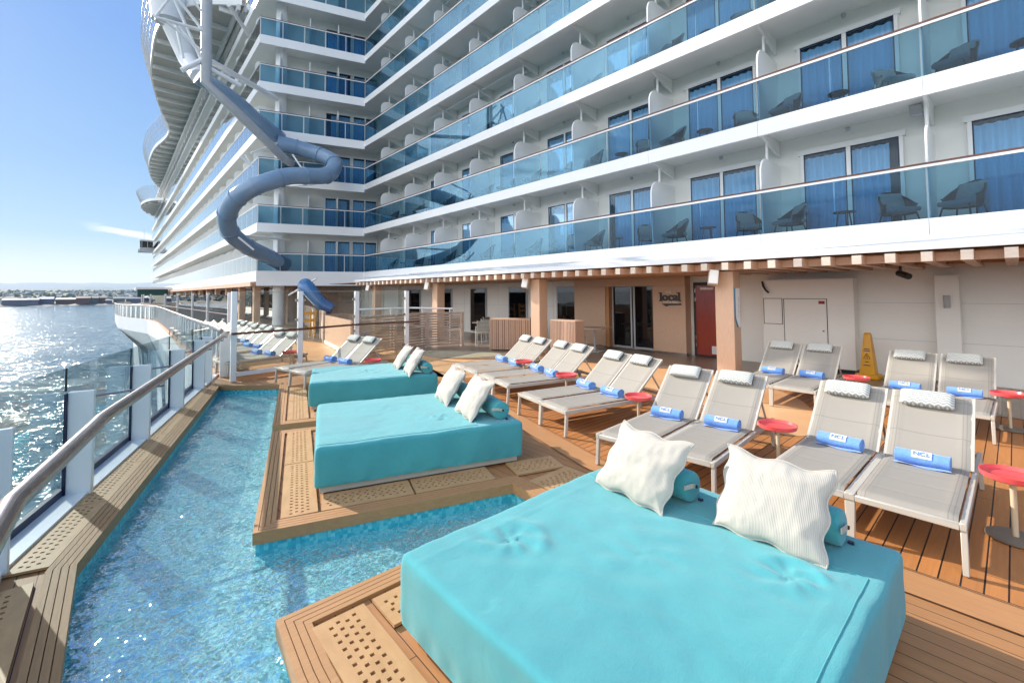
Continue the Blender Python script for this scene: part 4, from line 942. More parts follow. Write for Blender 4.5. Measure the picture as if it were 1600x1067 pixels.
pq = [(3.6, 22), (3.5, 27), (3.4, 32), (3.2, 38), (3.0, 45), (2.4, 52), (2.2, 60), (2.4, 70)]
for (x, y) in pq: MB().box(x - .06, x + .06, y - .05, y + .05, .01, 2.0).build('screen_post', M['white'], sc2)
for i in range(7): MB().bar((*pq[i], 1.0), (*pq[i + 1], 1.0), .012, 1.8).build('glass_pane', M['cglass'], sc2)
MB().tube([(x, y, 1.05) for x, y in pq], .03, 8).build('dark_rail', M['railwood'], sc2)
t = thing('awning', 'small dark teal awning at the far end of the promenade', 'awning', (4.4, 84, 2.4))
MB().obox((4.2, 84, 2.9), ((1, 0, .0), (0, 1, 0), (0, 0, 1)), (4.2, 6, .3)).build('awning_top', M['white'], t); MB().obox((4.0, 81.5, 2.2), ((1, 0, 0), (0, 1, 0), (0, 0, 1)), (3.4, .3, 1.1)).build('awning_valance', M['green'], t)

# ================================================================== FURNITURE
LG = 'sun loungers on the deck'
def make_lounger():
    t = thing('sun_lounger', '-', 'sun lounger', (0, 0, 0), 0, LG); al = M['beige']; w = .30
    mb = MB()
    for s_ in (-1, 1): mb.box(.0, 1.95, s_ * w - .018, s_ * w + .018, .285, .335)
    mb.box(.0, .03, -w + .018, w - .018, .285, .33).box(1.90, 1.93, -w + .018, w - .018, .285, .33).box(1.18, 1.21, -w + .018, w - .018, .27, .3)
    mb.build('frame', al, t, bev=.004, seg=1)
    for (x, dx) in ((.03, -.02), (1.90, .03)):
        for s_ in (-1, 1): MB().bar((x, s_ * w, .285), (x + dx, s_ * (w + .004), .0), .034, .042, (1, 0, 0)).build('leg', al, t, bev=.004, seg=1)
    def sheet(fx, L, n=28, wd=.275):
        def fn(u, v):
            y = (v * 2 - 1) * wd; x = u * L; seam = abs(math.sin(PI * (x + .06) / .30)); edge = min(1, (1 - abs(v * 2 - 1)) / .14)
            z = .004 * min(1, seam * 4) + .008 * min(1, edge) - .012 * (1 - (v * 2 - 1) ** 2) * math.sin(PI * min(1, u * 1.0)) * .8
            if abs(abs(y) - wd * .86) < .012: z += .003
            return fx(x, y, z)
        return MB().grid(fn, n * 2, 22)
    def seat(x, y, z):
        x2 = .02 + x; dz = -.05 * max(0, (.07 - x) / .07) ** 2; return (x2, y, .345 + z + dz)
    m_ = sheet(seat, 1.20).build('seat_sling', M['sling'], t, True)
    ang = math.radians(41); ca, sa = math.cos(ang), math.sin(ang)
    def back(x, y, z): return (1.22 + x * ca - z * sa, y, .345 + x * sa + z * ca)
    sheet(back, .76, 20).build('backrest_sling', M['sling'], t, True)
    mb = MB()
    for s_ in (-1, 1): mb.bar(back(0, s_ * .285, -.01), back(.78, s_ * .285, -.01), .026, .026)
    mb.bar(back(.775, -.272, -.01), back(.775, .272, -.01), .026, .026)
    mb.build('backrest_frame', al, t)
    mb = MB()
    mb.bar(back(.5, -.25, -.03), back(.5, .25, -.03), .018, .018)
    for s_ in (-1, 1): mb.bar(back(.5, s_ * .255, -.03), (1.86, s_ * .255, .30), .018, .018)
    mb.build('support_strut', al, t)
    pa = math.radians(47)
    def cush(u, v):
        a = 2 * PI * u; yy = .028 + (v * 2 - 1) * .195; e = (1 - abs(v * 2 - 1) ** 6) ** .5
        cx_, cz_ = math.cos(a), math.sin(a); r = (abs(cx_ / .088) ** 4 + abs(cz_ / .042) ** 4) ** (-1 / 4)
        return back(.67 + cx_ * r * (.9 + .1 * e), yy, .050 + cz_ * r * (.25 + .75 * e))
    MB().grid(cush, 28, 24).build('head_cushion', M['herring'], t, True)
    mb = MB(); mb.bar(back(.62, -.278, .012), back(.62, .278, .012), .0, .0)
    return t
def make_towel():
    t = thing('rolled_towel', '-', 'towel', (0, 0, 0), 0, 'blue towels rolled on the loungers')
    def roll(u, v):
        a = 2 * PI * u; y = (v * 2 - 1) * .175; r = .062 * (1 + .07 * noise.noise(Vector((y * 5, a * 1.5, 7))) + .05 * noise.noise(Vector((y * 14, a, 2))) + .04 * math.cos(2 * a)); return (r * 1.1 * math.cos(a), y, .062 + r * .95 * math.sin(a))
    def spiral(s_):
        mb = MB()
        for k, r in enumerate((.058, .046, .034, .022, .011)): mb.tube([(1.08 * r * math.cos(a), s_ * .176, .062 + .95 * r * math.sin(a)) for a in [i * PI / 10 for i in range(20)]], .0042, 6, closed=True)
        mb.tube([(0, s_ * .166, .062), (0, s_ * .1745, .062)], .058, 22); return mb
    MB().grid(roll, 28, 26).tube([(0, -.17, .062), (0, .17, .062)], .056, 20).build('towel_roll', M['terry'], t, True)
    for s_ in (-1, 1): spiral(s_).build('towel_end', M['terry'], t, True)
    MB().grid(lambda u, v: (-.035 - .055 * u + .004 * math.sin(v * 11), (v * 2 - 1) * (.18 + .008 * u), .012 + .006 * math.sin(v * 7 + u * 2)), 6, 20).add([], []).build('towel_flap', M['terry'], t, True)
    MB().grid(lambda u, v: (-.02 - .072 * u, (v * 2 - 1) * .178, .002), 2, 2).build('towel_flap', M['terry'], t)
    # label patch wrapped on the front of the roll
    def patch(u, v):
        a = PI * (.58 + .34 * u); r = .066; return (r * 1.1 * math.cos(a), (v * 2 - 1) * .066, .062 + r * 1.0 * math.sin(a))
    p_ = MB().grid(patch, 8, 4).build('towel_label', M['logo'], t, True)
    a = PI * .745; c = Vector((.069 * 1.1 * math.cos(a), 0, .062 + .069 * math.sin(a)))
    nrm = Vector((math.cos(a), 0, math.sin(a))).normalized(); xd = Vector((0, -1, 0)); ud = nrm.cross(xd)
    mt = Matrix(((xd.x, ud.x, nrm.x, c.x), (xd.y, ud.y, nrm.y, c.y), (xd.z, ud.z, nrm.z, c.z), (0, 0, 0, 1)))
    text_mesh('towel_lettering', 'NCL', .050, M['logotext'], p_, mt, .0012, .0, 'CENTER', 1.15)
    MB().tube([tuple(c + xd * (-.03 + .006 * i) + ud * (-.017 + .003 * math.sin(i * .9)) + nrm * .001) for i in range(11)], .0011, 5).build('towel_wave', M['logotext'], p_)
    return t
def make_table():
    t = thing('side_table', '-', 'side table', (0, 0, 0), 0, 'round red side tables')
    MB().lathe([(.0, .458), (.150, .458), (.164, .463), (.174, .490), (.182, .490), (.174, .452), (.155, .442), (.0, .442)], n=40).build('tray_top', M['red'], t, True)
    MB().tube([(0, 0, .02), (.0, .0, .442)], .019, 14).build('table_post', M['polew'], t, True)
    MB().lathe([(.0, .002), (.165, .002), (.165, .012), (.03, .018), (.0, .018)], n=40).build('table_base', M['basebz'], t, True)
    return t
L0 = make_lounger(); T0 = make_towel(); B0 = make_table(); snap()
used = set()
def place(proto, loc, rz, label, dz=0):
    r = dup(proto, loc, rz, label) if proto.name in used else proto
    if proto.name not in used:
        used.add(proto.name); r.location = loc; r.rotation_euler = (0, 0, rz); r['label'] = label
    return r
# pairs: right-hand front corner (x, y), axis angle, text
PAIRS = [
 (4.22, .27, 0, 'nearest pair at the right edge', 1), (4.07, 1.86, 4, 'pair behind the nearest white cushions', 1),
 (4.42, 3.95, -13, 'pair just right of the middle daybed', 1), (4.92, 5.68, -15, 'second pair beyond the middle daybed', 1), (5.28, 7.05, -14, 'pair by the slatted planter', 1),
 (8.05, 2.08, 0, 'back row pair by the cream cupboard', 1), (8.0, .22, 0, 'back row pair right of the yellow cone', 1),
 (2.82, 9.35, 10, 'pair between the far daybed and glass screen', 1), (1.95, 12.0, 14, 'first pair beyond the glass screen', 1)]
side = {0: 'right hand lounger', 1: 'left hand lounger'}
TN = {}
for (x, y, dg, tx, tw) in PAIRS:
    a = math.radians(dg + random.uniform(-.6, .6)); d = Vector((math.cos(a), math.sin(a))); n_ = Vector((-d.y, d.x))
    for s_ in (0, 1):
        p = Vector((x, y)) + n_ * (.31 + s_ * .63)
        place(L0, (p.x, p.y, .012), a, 'taupe sun lounger, %s of the %s' % (side[s_].split(' ')[0] + ' one', tx))
        q = p + d * random.uniform(1.05, 1.11) + n_ * random.uniform(-.025, .02)
        place(T0, (q.x, q.y, .362), a + random.uniform(-.09, .09), 'rolled blue towel, %s lounger of the %s' % (side[s_].split(' ')[0], tx))
# far rows beyond the screen
ordn = ['second', 'third', 'fourth', 'fifth', 'sixth', 'seventh', 'eighth']
for i in range(7):
    y = 14.0 + i * 1.95; x = 2.1 + .02 * i; a = math.radians(12)
    d = Vector((math.cos(a), math.sin(a))); n_ = Vector((-d.y, d.x))
    for s_ in (0, 1):
        p = Vector((x, y)) + n_ * (.31 + s_ * .63); place(L0, (p.x, p.y, .012), a, 'taupe sun lounger, %s one of the %s pair beyond the glass screen' % (side[s_].split(' ')[0], ordn[i]))
        if i < 3: q = p + d * 1.1; place(T0, (q.x, q.y, .362), a, 'blue towel, %s lounger, %s pair beyond glass screen' % (side[s_].split(' ')[0], ordn[i]))
TB = [(5.12, .06, 'red topped side table at the right edge beside the nearest lounger'), (5.22, 1.70, 'red topped side table between the two nearest pairs of loungers'),
      (5.30, 3.42, 'red side table right of the loungers beside the middle daybed'), (5.80, 5.15, 'red side table behind the middle pair of the front lounger row'), (6.32, 6.76, 'red side table beside the pair by the slatted planters'),
      (8.95, 1.74, 'red side table in the back row near the yellow cone'), (9.0, .10, 'red side table in the pergola shade at the right edge'), (4.12, 9.12, 'red side table just beyond the far daybed'), (3.25, 11.9, 'red side table seen through the glass screen')]
for (x, y, lb) in TB: place(B0, (x, y, .012), 0, lb)

# ---------------------------------------------------------------- daybeds
def make_bed(name, label, ox, oy, ang, L, Wd, seed, dents):
    t = thing(name, label, 'daybed', (ox, oy, .0), ang, 'turquoise daybeds on wooden platforms')
    MB().box(.04, L - .05, .04, Wd - .04, .026, .095).build('base_frame', M['beige'], t, bev=.006, seg=1, world=False)
    z0, z1 = .092, .46; r = .034; nx, ny, nz_ = 110, 96, 18
    def shape(p):
        x, y, z = p; q = Vector((min(max(x, r), L - r), min(max(y, r), Wd - r), min(max(z, z0 + .01), z1 - r)))
        # rounded head corners
        d = Vector(p) - q; 
        if d.length > 1e-6: q = q + d.normalized() * min(r, d.length * 1.0)
        w = noise.noise(Vector((q.x * 2.1 + seed, q.y * 2.1, q.z * 3)))
        top = max(0, (q.z - (z1 - .05)) / .05)
        if q.z > z0 + .02:
            if top > .2:
                h = .010 * w + .004 * noise.noise(Vector((q.x * 9, q.y * 7 + seed, 0))) 
                h += .004 * max(0, 1 - abs(y - .16) / .012) + .004 * max(0, 1 - abs(y - (Wd - .16)) / .012)
                for (dx_, dy_, R_, A_) in dents:
                    vx, vy = q.x - dx_, q.y - dy_; rr = math.hypot(vx, vy); an = math.atan2(vy, vx)
                    fall = math.exp(-(rr / R_) ** 2)
                    h += .7 * A_ * fall * (math.sin(an * 3 + 1.4 * math.sin(an * 2 + seed) + rr * 26) * .5 + .25 * math.sin(an * 7 + seed) - .6 * math.exp(-(rr / (R_ * .3)) ** 2))
                    h += A_ * .5 * math.exp(-((rr - R_ * .9) / (R_ * .16)) ** 2) * max(0, math.cos(an - 1 + seed))
                q.z += h * top
            side_w = .010 * noise.noise(Vector((q.x * 4, q.y * 4, q.z * 5 + seed))) + .004 * math.sin((q.x + q.y) * 31 + 3 * w) * max(0, 1 - (q.z - z0) / .15)
            bul = .005 * math.sin(PI * min(1, max(0, (q.z - z0) / (z1 - z0))))
            if q.x < r: q.x -= bul + side_w
            if q.x > L - r: q.x += bul + side_w
            if q.y < r: q.y -= bul + side_w
            if q.y > Wd - r: q.y += bul + side_w
        return tuple(q)
    mb = MB()
    mb.grid(lambda u, v: shape((L * u, Wd * v, z1)), nx, ny)
    mb.grid(lambda u, v: shape((L * u, 0, z0 + (z1 - z0) * v)), nx, nz_).grid(lambda u, v: shape((L * u, Wd, z0 + (z1 - z0) * v)), nx, nz_)
    mb.grid(lambda u, v: shape((0, Wd * u, z0 + (z1 - z0) * v)), ny, nz_).grid(lambda u, v: shape((L, Wd * u, z0 + (z1 - z0) * v)), ny, nz_)
    mt = mb.build('mattress', M['turq'], t, True, world=False)
    bm = bmesh.new(); bm.from_mesh(mt.data); bmesh.ops.remove_doubles(bm, verts=bm.verts, dist=.0015); bmesh.ops.recalc_face_normals(bm, faces=bm.faces[:]); bm.to_mesh(mt.data); bm.free()
    for p in mt.data.polygons: p.use_smooth = True
    for a in list(mt.data.attributes):
        if a.name == 'sharp_edge': mt.data.attributes.remove(a)
    # piped seams on the cover
    def seam(P_):
        return MB().tube(P_, .0035, 6)
    sm = [(x / 40 * 1.60 + .02, .075, shape((x / 40 * 1.60 + .02, .075, z1))[2] + .001) for x in range(41)]
    seam(sm).build('piped_seam', M['turq'], t, True, world=False)
    sm = [(1.62, y / 40 * (Wd - .12) + .075, shape((1.62, y / 40 * (Wd - .12) + .075, z1))[2] + .001) for y in range(41)]
    seam(sm).build('piped_seam', M['turq'], t, True, world=False)
    return t
b3 = make_bed('daybed', 'nearest turquoise daybed filling the lower right of the photo', 1.21, .46, 0, 2.06, 1.86, 1.3, [(1.36, .34, .17, .030), (.55, 1.55, .22, .024), (.12, 1.2, .05, .008), (1.0, .95, .5, .006)])
b2 = make_bed('daybed', 'middle turquoise daybed with its near side in shade', 1.42, 4.38, math.radians(-18.7), 2.12, 1.84, 4.1, [(1.35, .55, .13, .024), (.8, 1.3, .4, .006)])
b1 = make_bed('daybed', 'farthest turquoise daybed in front of the glass screen', 2.36, 7.60, math.radians(-19.5), 2.1, 1.66, 7.7, [(.95, .8, .25, .02), (1.35, .5, .15, .018)])

# ---------------------------------------------------------------- scatter cushions and bolsters
def pillow(bl, br, tl, tr, thick, seed, label):
    """four corner points in the world"""
    bl, br, tl, tr = (Vector(p) for p in (bl, br, tl, tr)); c = (bl + br + tl + tr) / 4
    ex = ((br - bl) + (tr - tl)) / 4; ez = ((tl - bl) + (tr - br)) / 4; n_ = ex.cross(ez).normalized()
    t = thing('scatter_cushion', label, 'cushion', tuple(c), 0, 'white cushions on the daybeds')
    def half(s_):
        def fn(u, v):
            a, b_ = u * 2 - 1, v * 2 - 1
            pin = .045; X_ = a * (1 - pin * (1 - b_ * b_) + 0) ; Z_ = b_ * (1 - pin * (1 - a * a))
            corner = (abs(a) * abs(b_)) ** 6
            X_ *= 1 + .02 * corner; Z_ *= 1 + .02 * corner
            th = thick * ((1 - abs(a) ** 2.6) * (1 - abs(b_) ** 2.6)) ** .52
            edge = max(abs(a), abs(b_))
            wr = .012 * noise.noise(Vector((a * 2.2 + seed, b_ * 2.2, seed))) + .004 * noise.noise(Vector((a * 7, b_ * 4 + seed, 1))) + .008 * math.sin((a - b_ * .4) * 7 + seed * 3) * max(0, edge - .55) * (1 if abs(b_) > abs(a) else .3)
            th += wr * min(1, (1 - edge) * 6) * (1 if s_ > 0 else .5)
            sag = -.03 * (1 - a * a) * (b_ > 0) * b_
            wv = .012 * math.sin(a * 7 + seed) * abs(b_) ** 4; wv2 = .012 * math.sin(b_ * 8 + seed * 2) * abs(a) ** 4
            return tuple(c + ex * (X_ + wv2 / ex.length) + ez * (Z_ + sag + wv / ez.length) + n_ * (s_ * th))
        return fn
    mb = MB().grid(half(1), 56, 52).grid(half(-1), 56, 52); o = mb.build('cushion_cover', M['linen'], t, True)
    for a in list(o.data.attributes):
        if a.name == 'sharp_edge': o.data.attributes.remove(a)
    f = half(1); P_ = [f(0, i / 40) for i in range(40)] + [f(i / 40, 1) for i in range(40)] + [f(1, 1 - i / 40) for i in range(40)] + [f(1 - i / 40, 0) for i in range(40)]
    MB().tube(P_, .0055, 6, closed=True).build('piping', M['linen'], t, True)
    return t
def bolster(a, b_, r, label, flip=1):
    a, b_ = Vector(a), Vector(b_); t = thing('bolster', label, 'bolster', tuple((a + b_) / 2 - Vector((0, 0, r))), 0, 'blue bolsters behind the cushions')
    d = (b_ - a).normalized(); L = (b_ - a).length
    pts = []; rs = []
    for (f, q) in ((0, .35), (.005, .7), (.02, .93), (.05, 1), (.5, 1.02), (.95, 1), (.98, .93), (.995, .7), (1, .35)): pts.append(a + d * L * f); rs.append(r * q)
    MB().tube(pts, rs, 28).build('bolster_body', M['turq'], t, True)
    sd_ = Vector((-d.y, d.x, 0)) * flip     # towards cushion
    for (e, s_) in ((a, -1), (b_, 1)):
        q = e + d * s_ * .008
        P_ = [q + Vector((0, 0, .01)) - sd_ * .005, q + sd_ * .05 + Vector((0, 0, .03)) + d * s_ * .012, q + sd_ * .13 + Vector((0, 0, .035)) + d * s_ * .004]
        mb = MB()
        for i in range(2): mb.bar(P_[i], P_[i + 1], .006, .030, (0, 0, 1))
        st_ = mb.build('strap', M['linen'], t)
        for p_ in st_.data.polygons: p_.use_smooth = False
        MB().tube([tuple(P_[0] + d * s_ * .003), tuple(P_[0] + d * s_ * .012)], .011, 12).build('strap_button', M['black'], st_)
    MB().bar(tuple(a - d * .03 - sd_ * .05 + Vector((0, 0, -r + .012))), tuple(a - sd_ * .05 + Vector((0, 0, -r + .012))), .02, .012).build('tie_end', M['navy'], t)
    return t
zt = .462
pillow((2.78, 1.29, zt), (2.77, .70, zt + .0), (3.03, 1.27, .89), (3.02, .70, .87), .085, 1.0, 'near right white cushion on the nearest daybed')
pillow((2.73, 2.15, zt), (2.66, 1.56, zt), (2.95, 2.03, .90), (2.86, 1.44, .88), .085, 2.3, 'left white cushion on the nearest daybed')
bolster((3.09, .68, zt + .098), (3.09, 1.25, zt + .098), .10, 'turquoise bolster behind the right cushion of the nearest daybed', 1)
bolster((2.98, 1.50, zt + .098), (3.03, 2.05, zt + .098), .10, 'turquoise bolster behind the left cushion of the nearest daybed', 1)
pillow((3.16, 4.65, zt), (2.97, 4.03, zt), (3.42, 4.53, .89), (3.26, 4.0, .87), .075, 3.1, 'near white cushion on the middle daybed')
pillow((3.38, 5.45, zt), (3.17, 4.84, zt), (3.62, 5.36, .88), (3.45, 4.80, .86), .075, 4.4, 'far white cushion on the middle daybed')
bolster((3.30, 3.90, zt + .098), (3.47, 4.45, zt + .098), .10, 'blue bolster behind the near cushion of the middle daybed', 1)
bolster((3.49, 4.68, zt + .098), (3.66, 5.22, zt + .098), .10, 'blue bolster behind the far cushion of the middle daybed', 1)
pillow((4.02, 7.57, zt), (3.84, 7.02, zt), (4.33, 7.60, .88), (4.17, 7.06, .87), .07, 5.2, 'near white cushion on the farthest daybed')
pillow((4.18, 8.30, zt), (4.01, 7.78, zt), (4.46, 8.25, .87), (4.32, 7.75, .86), .07, 6.6, 'far white cushion on the farthest daybed')
bolster((4.18, 6.98, zt + .098), (4.35, 7.5, zt + .098), .10, 'blue bolster behind the near cushion of the farthest daybed', 1)
bolster((4.38, 7.72, zt + .098), (4.53, 8.2, zt + .098), .10, 'blue bolster behind the far cushion of the farthest daybed', 1)

# ---------------------------------------------------------------- balcony chairs and tables
def make_chair():
    t = thing('wicker_armchair', '-', 'armchair', (0, 0, 0), 0, 'wicker armchairs on the balconies')
    def shell(u, v):   # u round the back from arm to arm, v height
        a = -PI * .62 + PI * 1.24 * u; hb = .20 + .36 * max(0, math.cos(a * .85)) ** 1.6; x = .29 * math.sin(a) * (1 + .06 * v); y = -.30 * math.cos(a) * (1 + .35 * v * max(0, math.cos(a)))
        return (x, y, .26 + hb * v)
    MB().grid(shell, 26, 8).build('wicker_shell', M['wicker'], t, True)
    P_ = [shell(i / 26, 1) for i in range(27)]; MB().tube(P_, .02, 8).build('wicker_rim', M['wicker'], t, True)
    MB().box(-.27, .27, -.25, .30, .29, .39).build('seat_cushion', M['greycush'], t, bev=.035, seg=3)
    MB().obox((0, -.25, .58), ((1, 0, 0), Vector((0, .94, .34)), Vector((0, -.34, .94))), (.48, .09, .42)).build('back_cushion', M['greycush'], t, bev=.04, seg=3)
    for sx_ in (-1, 1):
        for sy_ in (-1, 1): MB().bar((sx_ * .22, sy_ * .2, .28), (sx_ * .27, sy_ * .26, 0), .025, .025).build('leg', M['wicker'], t)
    return t
def make_btable():
    t = thing('balcony_table', '-', 'small table', (0, 0, 0), 0, 'small tables on the balconies')
    MB().lathe([(0, .44), (.22, .44), (.22, .465), (0, .465)], n=20).build('table_top', M['wicker'], t)
    for k in range(3): a = k * 2.1; MB().bar((.12 * math.cos(a), .12 * math.sin(a), .44), (.19 * math.cos(a), .19 * math.sin(a), 0), .022, .022).build('leg', M['wicker'], t)
    return t
C0 = make_chair(); BT0 = make_btable(); snap()
nth = ['first', 'second', 'third', 'fourth', 'fifth', 'sixth', 'seventh', 'eighth', 'ninth']; dk = ['lowest', 'second lowest', 'third', 'fourth', 'fifth']
for k in range(5):
    z = F0 + LV * k + .004
    for j in range(-1, 8 if k < 2 else 6):
        y = Y0 + MOD * j; q = P2(DX + .8, y + 1.5, z + .4)
        if q is None or q[0] > 1700 or q[1] < -60: continue
        nm = '%s balcony from the right, %s deck' % (nth[j + 1], dk[k])
        place(C0, (DX + .62, y + 2.62, z), math.radians(60) + random.uniform(-.25, .25), 'dark wicker armchair, left one on ' + nm)
        place(C0, (DX + .75, y + .55, z), math.radians(120) + random.uniform(-.25, .25), 'dark wicker armchair, right one on ' + nm)
        place(BT0, (DX + .80, y + 1.62 + random.uniform(-.15, .15), z), 0, 'small dark table on ' + nm)

# ---------------------------------------------------------------- louvred fences, planters, dining set
def fence(pts, h, label, slatn=13, grp='louvred wooden fences'):
    t = thing('louvred_fence', label, 'fence', ((pts[0][0] + pts[-1][0]) / 2, (pts[0][1] + pts[-1][1]) / 2, 0), 0, grp)
    for i, (x, y) in enumerate(pts):
        MB().box(x - .05, x + .05, y - .05, y + .05, .0, h).build('fence_post', M['slat'], t)
    for i in range(len(pts) - 1):
        a_, b_ = Vector(pts[i]), Vector(pts[i + 1]); u = (b_ - a_).normalized(); n_ = Vector((-u.y, u.x)); mb = MB()
        for k in range(slatn):
            z = .1 + (h - .16) * k / (slatn - 1); c = (a_ + b_) / 2
            s3 = Vector((n_.x * .35, n_.y * .35, -.93)).normalized(); mb.obox((c.x, c.y, z), ((u.x, u.y, 0), s3, Vector((u.x, u.y, 0)).cross(s3)), ((b_ - a_).length - .1, .062, .014))
        mb.bar((a_.x, a_.y, h - .01), (b_.x, b_.y, h - .01), .08, .025)
        mb.build('louvre_panel', M['slat'], t)
    return t
fence([(5.35, 12.9), (6.8, 13.35), (8.15, 13.65), (9.35, 13.25)], 1.22, 'nearest louvred wooden fence curving behind the glass screen')
fence([(6.0, 17.6), (6.55, 19.6)], 1.22, 'narrow louvred fence panel right of the slide exit', 14)
fence([(7.2, 22.5), (7.9, 25.2), (8.6, 28.5)], 1.22, 'farthest louvred fence by the round white column', 14)
t = thing('solid_screen', 'solid tan screen panel between the louvred fences', 'screen', (5.7, 15.2, 0)); MB().bar((5.3, 13.2, .62), (6.0, 17.4, .62), .06, .95).build('screen_board', M['clad'], t); MB().bar((5.28, 13.2, .09), (5.98, 17.4, .09), .09, .12).build('screen_kerb', M['white'], t)
t = thing('steel_handrail', 'white steel handrail running behind the nearest louvred fence', 'railing', (8, 14.5, 0))
MB().tube([(6.2, 14.9, 1.36), (8.2, 14.9, 1.36), (9.6, 14.2, 1.30)], .03, 8).build('rail_tube', M['white'], t)
for (x, y) in ((6.2, 14.9), (7.4, 14.9), (8.6, 14.75), (9.5, 14.25)): MB().tube([(x, y, 0), (x, y, 1.34)], .022, 8).build('rail_post', M['white'], t)
def planter(pts, h, label):
    t = thing('slatted_planter', label, 'planter', (sum(p[0] for p in pts) / len(pts), sum(p[1] for p in pts) / len(pts), .012), 0, 'slatted wooden service stations'); mb = MB()
    for i in range(len(pts)):
        a_, b_ = Vector(pts[i]), Vector(pts[(i + 1) % len(pts)]); L = (b_ - a_).length; u = (b_ - a_) / L; n_ = int(L / .05)
        for k in range(n_):
            p = a_ + u * (k + .5) * L / n_; mb.obox((p.x, p.y, h / 2 + .03), ((u.x, u.y, 0), (-u.y, u.x, 0), (0, 0, 1)), (L / n_ * .72, .022, h - .06))
    mb.build('slat_cladding', M['cladsl'], t)
    MB().prism([tuple(Vector(p) + (Vector((sum(q[0] for q in pts) / len(pts), sum(q[1] for q in pts) / len(pts))) - Vector(p)).normalized() * .02) for p in pts], .06, h - .01).build('inner_box', M['border'], t)
    MB().prism(pts, h - .008, h + .022).build('counter_top', M['clad'], t)
planter([(9.15, 11.4), (9.95, 10.35), (10.45, 10.7), (9.65, 11.75)], 1.02, 'slatted wooden service station left of the pillar with speaker')
planter([(9.42, 8.95), (9.42, 8.02), (9.8, 8.02), (9.8, 8.95)], 1.08, 'slatted wooden screen box right of the pillar with speaker')
def make_dchair():
    t = thing('dining_chair', '-', 'chair', (0, 0, 0), 0, 'dining chairs outside the restaurant'); mb = MB()
    MB().box(-.22, .22, -.22, .22, .43, .455).build('seat', M['sling'], t, bev=.008, seg=1)
    MB().obox((0, .235, .69), ((1, 0, 0), Vector((0, .97, .17)), Vector((0, -.17, .97)) * -1), (.42, .02, .38)).build('backrest', M['sling'], t, bev=.006, seg=1)
    for sx_ in (-1, 1):
        MB().bar((sx_ * .22, -.2, .64), (sx_ * .23, -.22, 0), .026, .026).build('leg', M['beige'], t); MB().bar((sx_ * .22, .28, .90), (sx_ * .22, .20, .43), .026, .026).bar((sx_ * .22, .20, .45), (sx_ * .23, .27, 0), .026, .026).build('leg', M['beige'], t)
        MB().bar((sx_ * .225, -.2, .65), (sx_ * .225, .235, .66), .03, .02).build('armrest', M['beige'], t)
    return t
D0 = make_dchair()
def make_dtable():
    t = thing('dining_table', '-', 'table', (0, 0, 0), 0, 'dining tables outside the restaurant')
    MB().box(-.4, .4, -.4, .4, .72, .75).build('table_top', M['slat'], t, bev=.005, seg=1); MB().tube([(0, 0, 0), (0, 0, .72)], .035, 12).build('table_post', M['grey_steel'], t); MB().box(-.25, .25, -.25, .25, 0, .02).build('table_foot', M['grey_steel'], t)
    return t
DT0 = make_dtable(); snap()
for (x, y, r, lb) in ((9.9, 12.75, 2.6, 'pale dining chair nearest the louvred fence'), (10.4, 13.1, -.6, 'dining chair across the table from the pale chair'), (11.2, 12.6, 2.0, 'grey dining chair near the slatted station'), (11.5, 14.2, .4, 'dining chair by the black window behind the fence'), (11.0, 9.3, 1.4, 'dining chair seen between pillar and screen box'), (10.6, 15.6, 2.8, 'dining chair farthest back behind the louvred fence')):
    place(D0, (x, y, .014), r, lb)
for (x, y, lb) in ((10.75, 13.6, 'square dining table among the chairs by the fence'), (11.6, 12.9, 'square dining table against the white wall by the station'), (11.4, 8.9, 'square dining table behind the slatted screen box')): place(DT0, (x, y, .014), .2, lb)

# ---------------------------------------------------------------- water slide and its steel frame
sl = thing('water_slide', 'blue grey enclosed tube slide spiralling down past the balconies', 'slide', (6, 27, 0))
def sp3(P, k=8):
    out = []; n = len(P)
    for i in range(n - 1):
        p0, p1, p2, p3 = (Vector(P[max(0, min(n - 1, i + j))]) for j in (-1, 0, 1, 2))
        for t in range(k): t /= k; out.append(.5 * ((2 * p1) + (p2 - p0) * t + (2 * p0 - 5 * p1 + 4 * p2 - p3) * t * t + (3 * p1 - p0 - 3 * p2 + p3) * t ** 3))
    return out + [Vector(P[-1])]
def at(P, Y):   # a point of the tube, given as x,z at Y=27, moved out along the view of the deck corner
    x, z = P; return (x * Y / 27, Y, H + (z - H) * Y / 27)
low = sp3([at((6.6, 10.35), 29.0), at((7.9, 10.25), 28.6), at((9.0, 10.1), 28.0), at((9.75, 9.75), 27.0), at((9.35, 9.0), 26.0), at((8.3, 8.75), 25.6), at((7.2, 8.55), 25.4), at((6.0, 8.0), 25.3), at((5.1, 7.4), 25.6), at((4.5, 6.7), 26.2), at((4.25, 5.9), 27.0), at((4.45, 5.1), 27.8), at((5.2, 4.45), 28.5), at((6.1, 4.0), 29.2), at((7.1, 3.5), 29.8)], 8)
MB().tube(low, .45, 24).build('slide_tube', M['blueplastic'], sl, True)
mb = MB()
for i in range(6, len(low) - 1, 9):
    d = (low[i + 1] - low[i]).normalized() * .04; MB().tube([low[i] - d, low[i] + d], .49, 24).build('tube_flange', M['blueplastic'], sl, True)
upp = sp3([at((2.9, 12.95), 27), at((3.6, 12.6), 27.2), at((4.5, 12.1), 27.6), at((5.4, 11.45), 28.2), at((6.3, 10.85), 29), at((7.1, 10.5), 30)], 6)
MB().tube(upp, .42, 24).build('upper_tube', M['blueplastic'], sl, True)
ex_ = sp3([(7.50, 24.9, 2.35), (7.52, 24.5, 2.2), (7.66, 24.3, 1.95), (7.88, 24.1, 1.6), (8.15, 23.9, 1.3), (8.5, 23.7, 1.1)], 6)
MB().tube(ex_, [.39 - .003 * i for i in range(len(ex_))], 20).build('slide_exit', M['blueslide2'], sl, True)
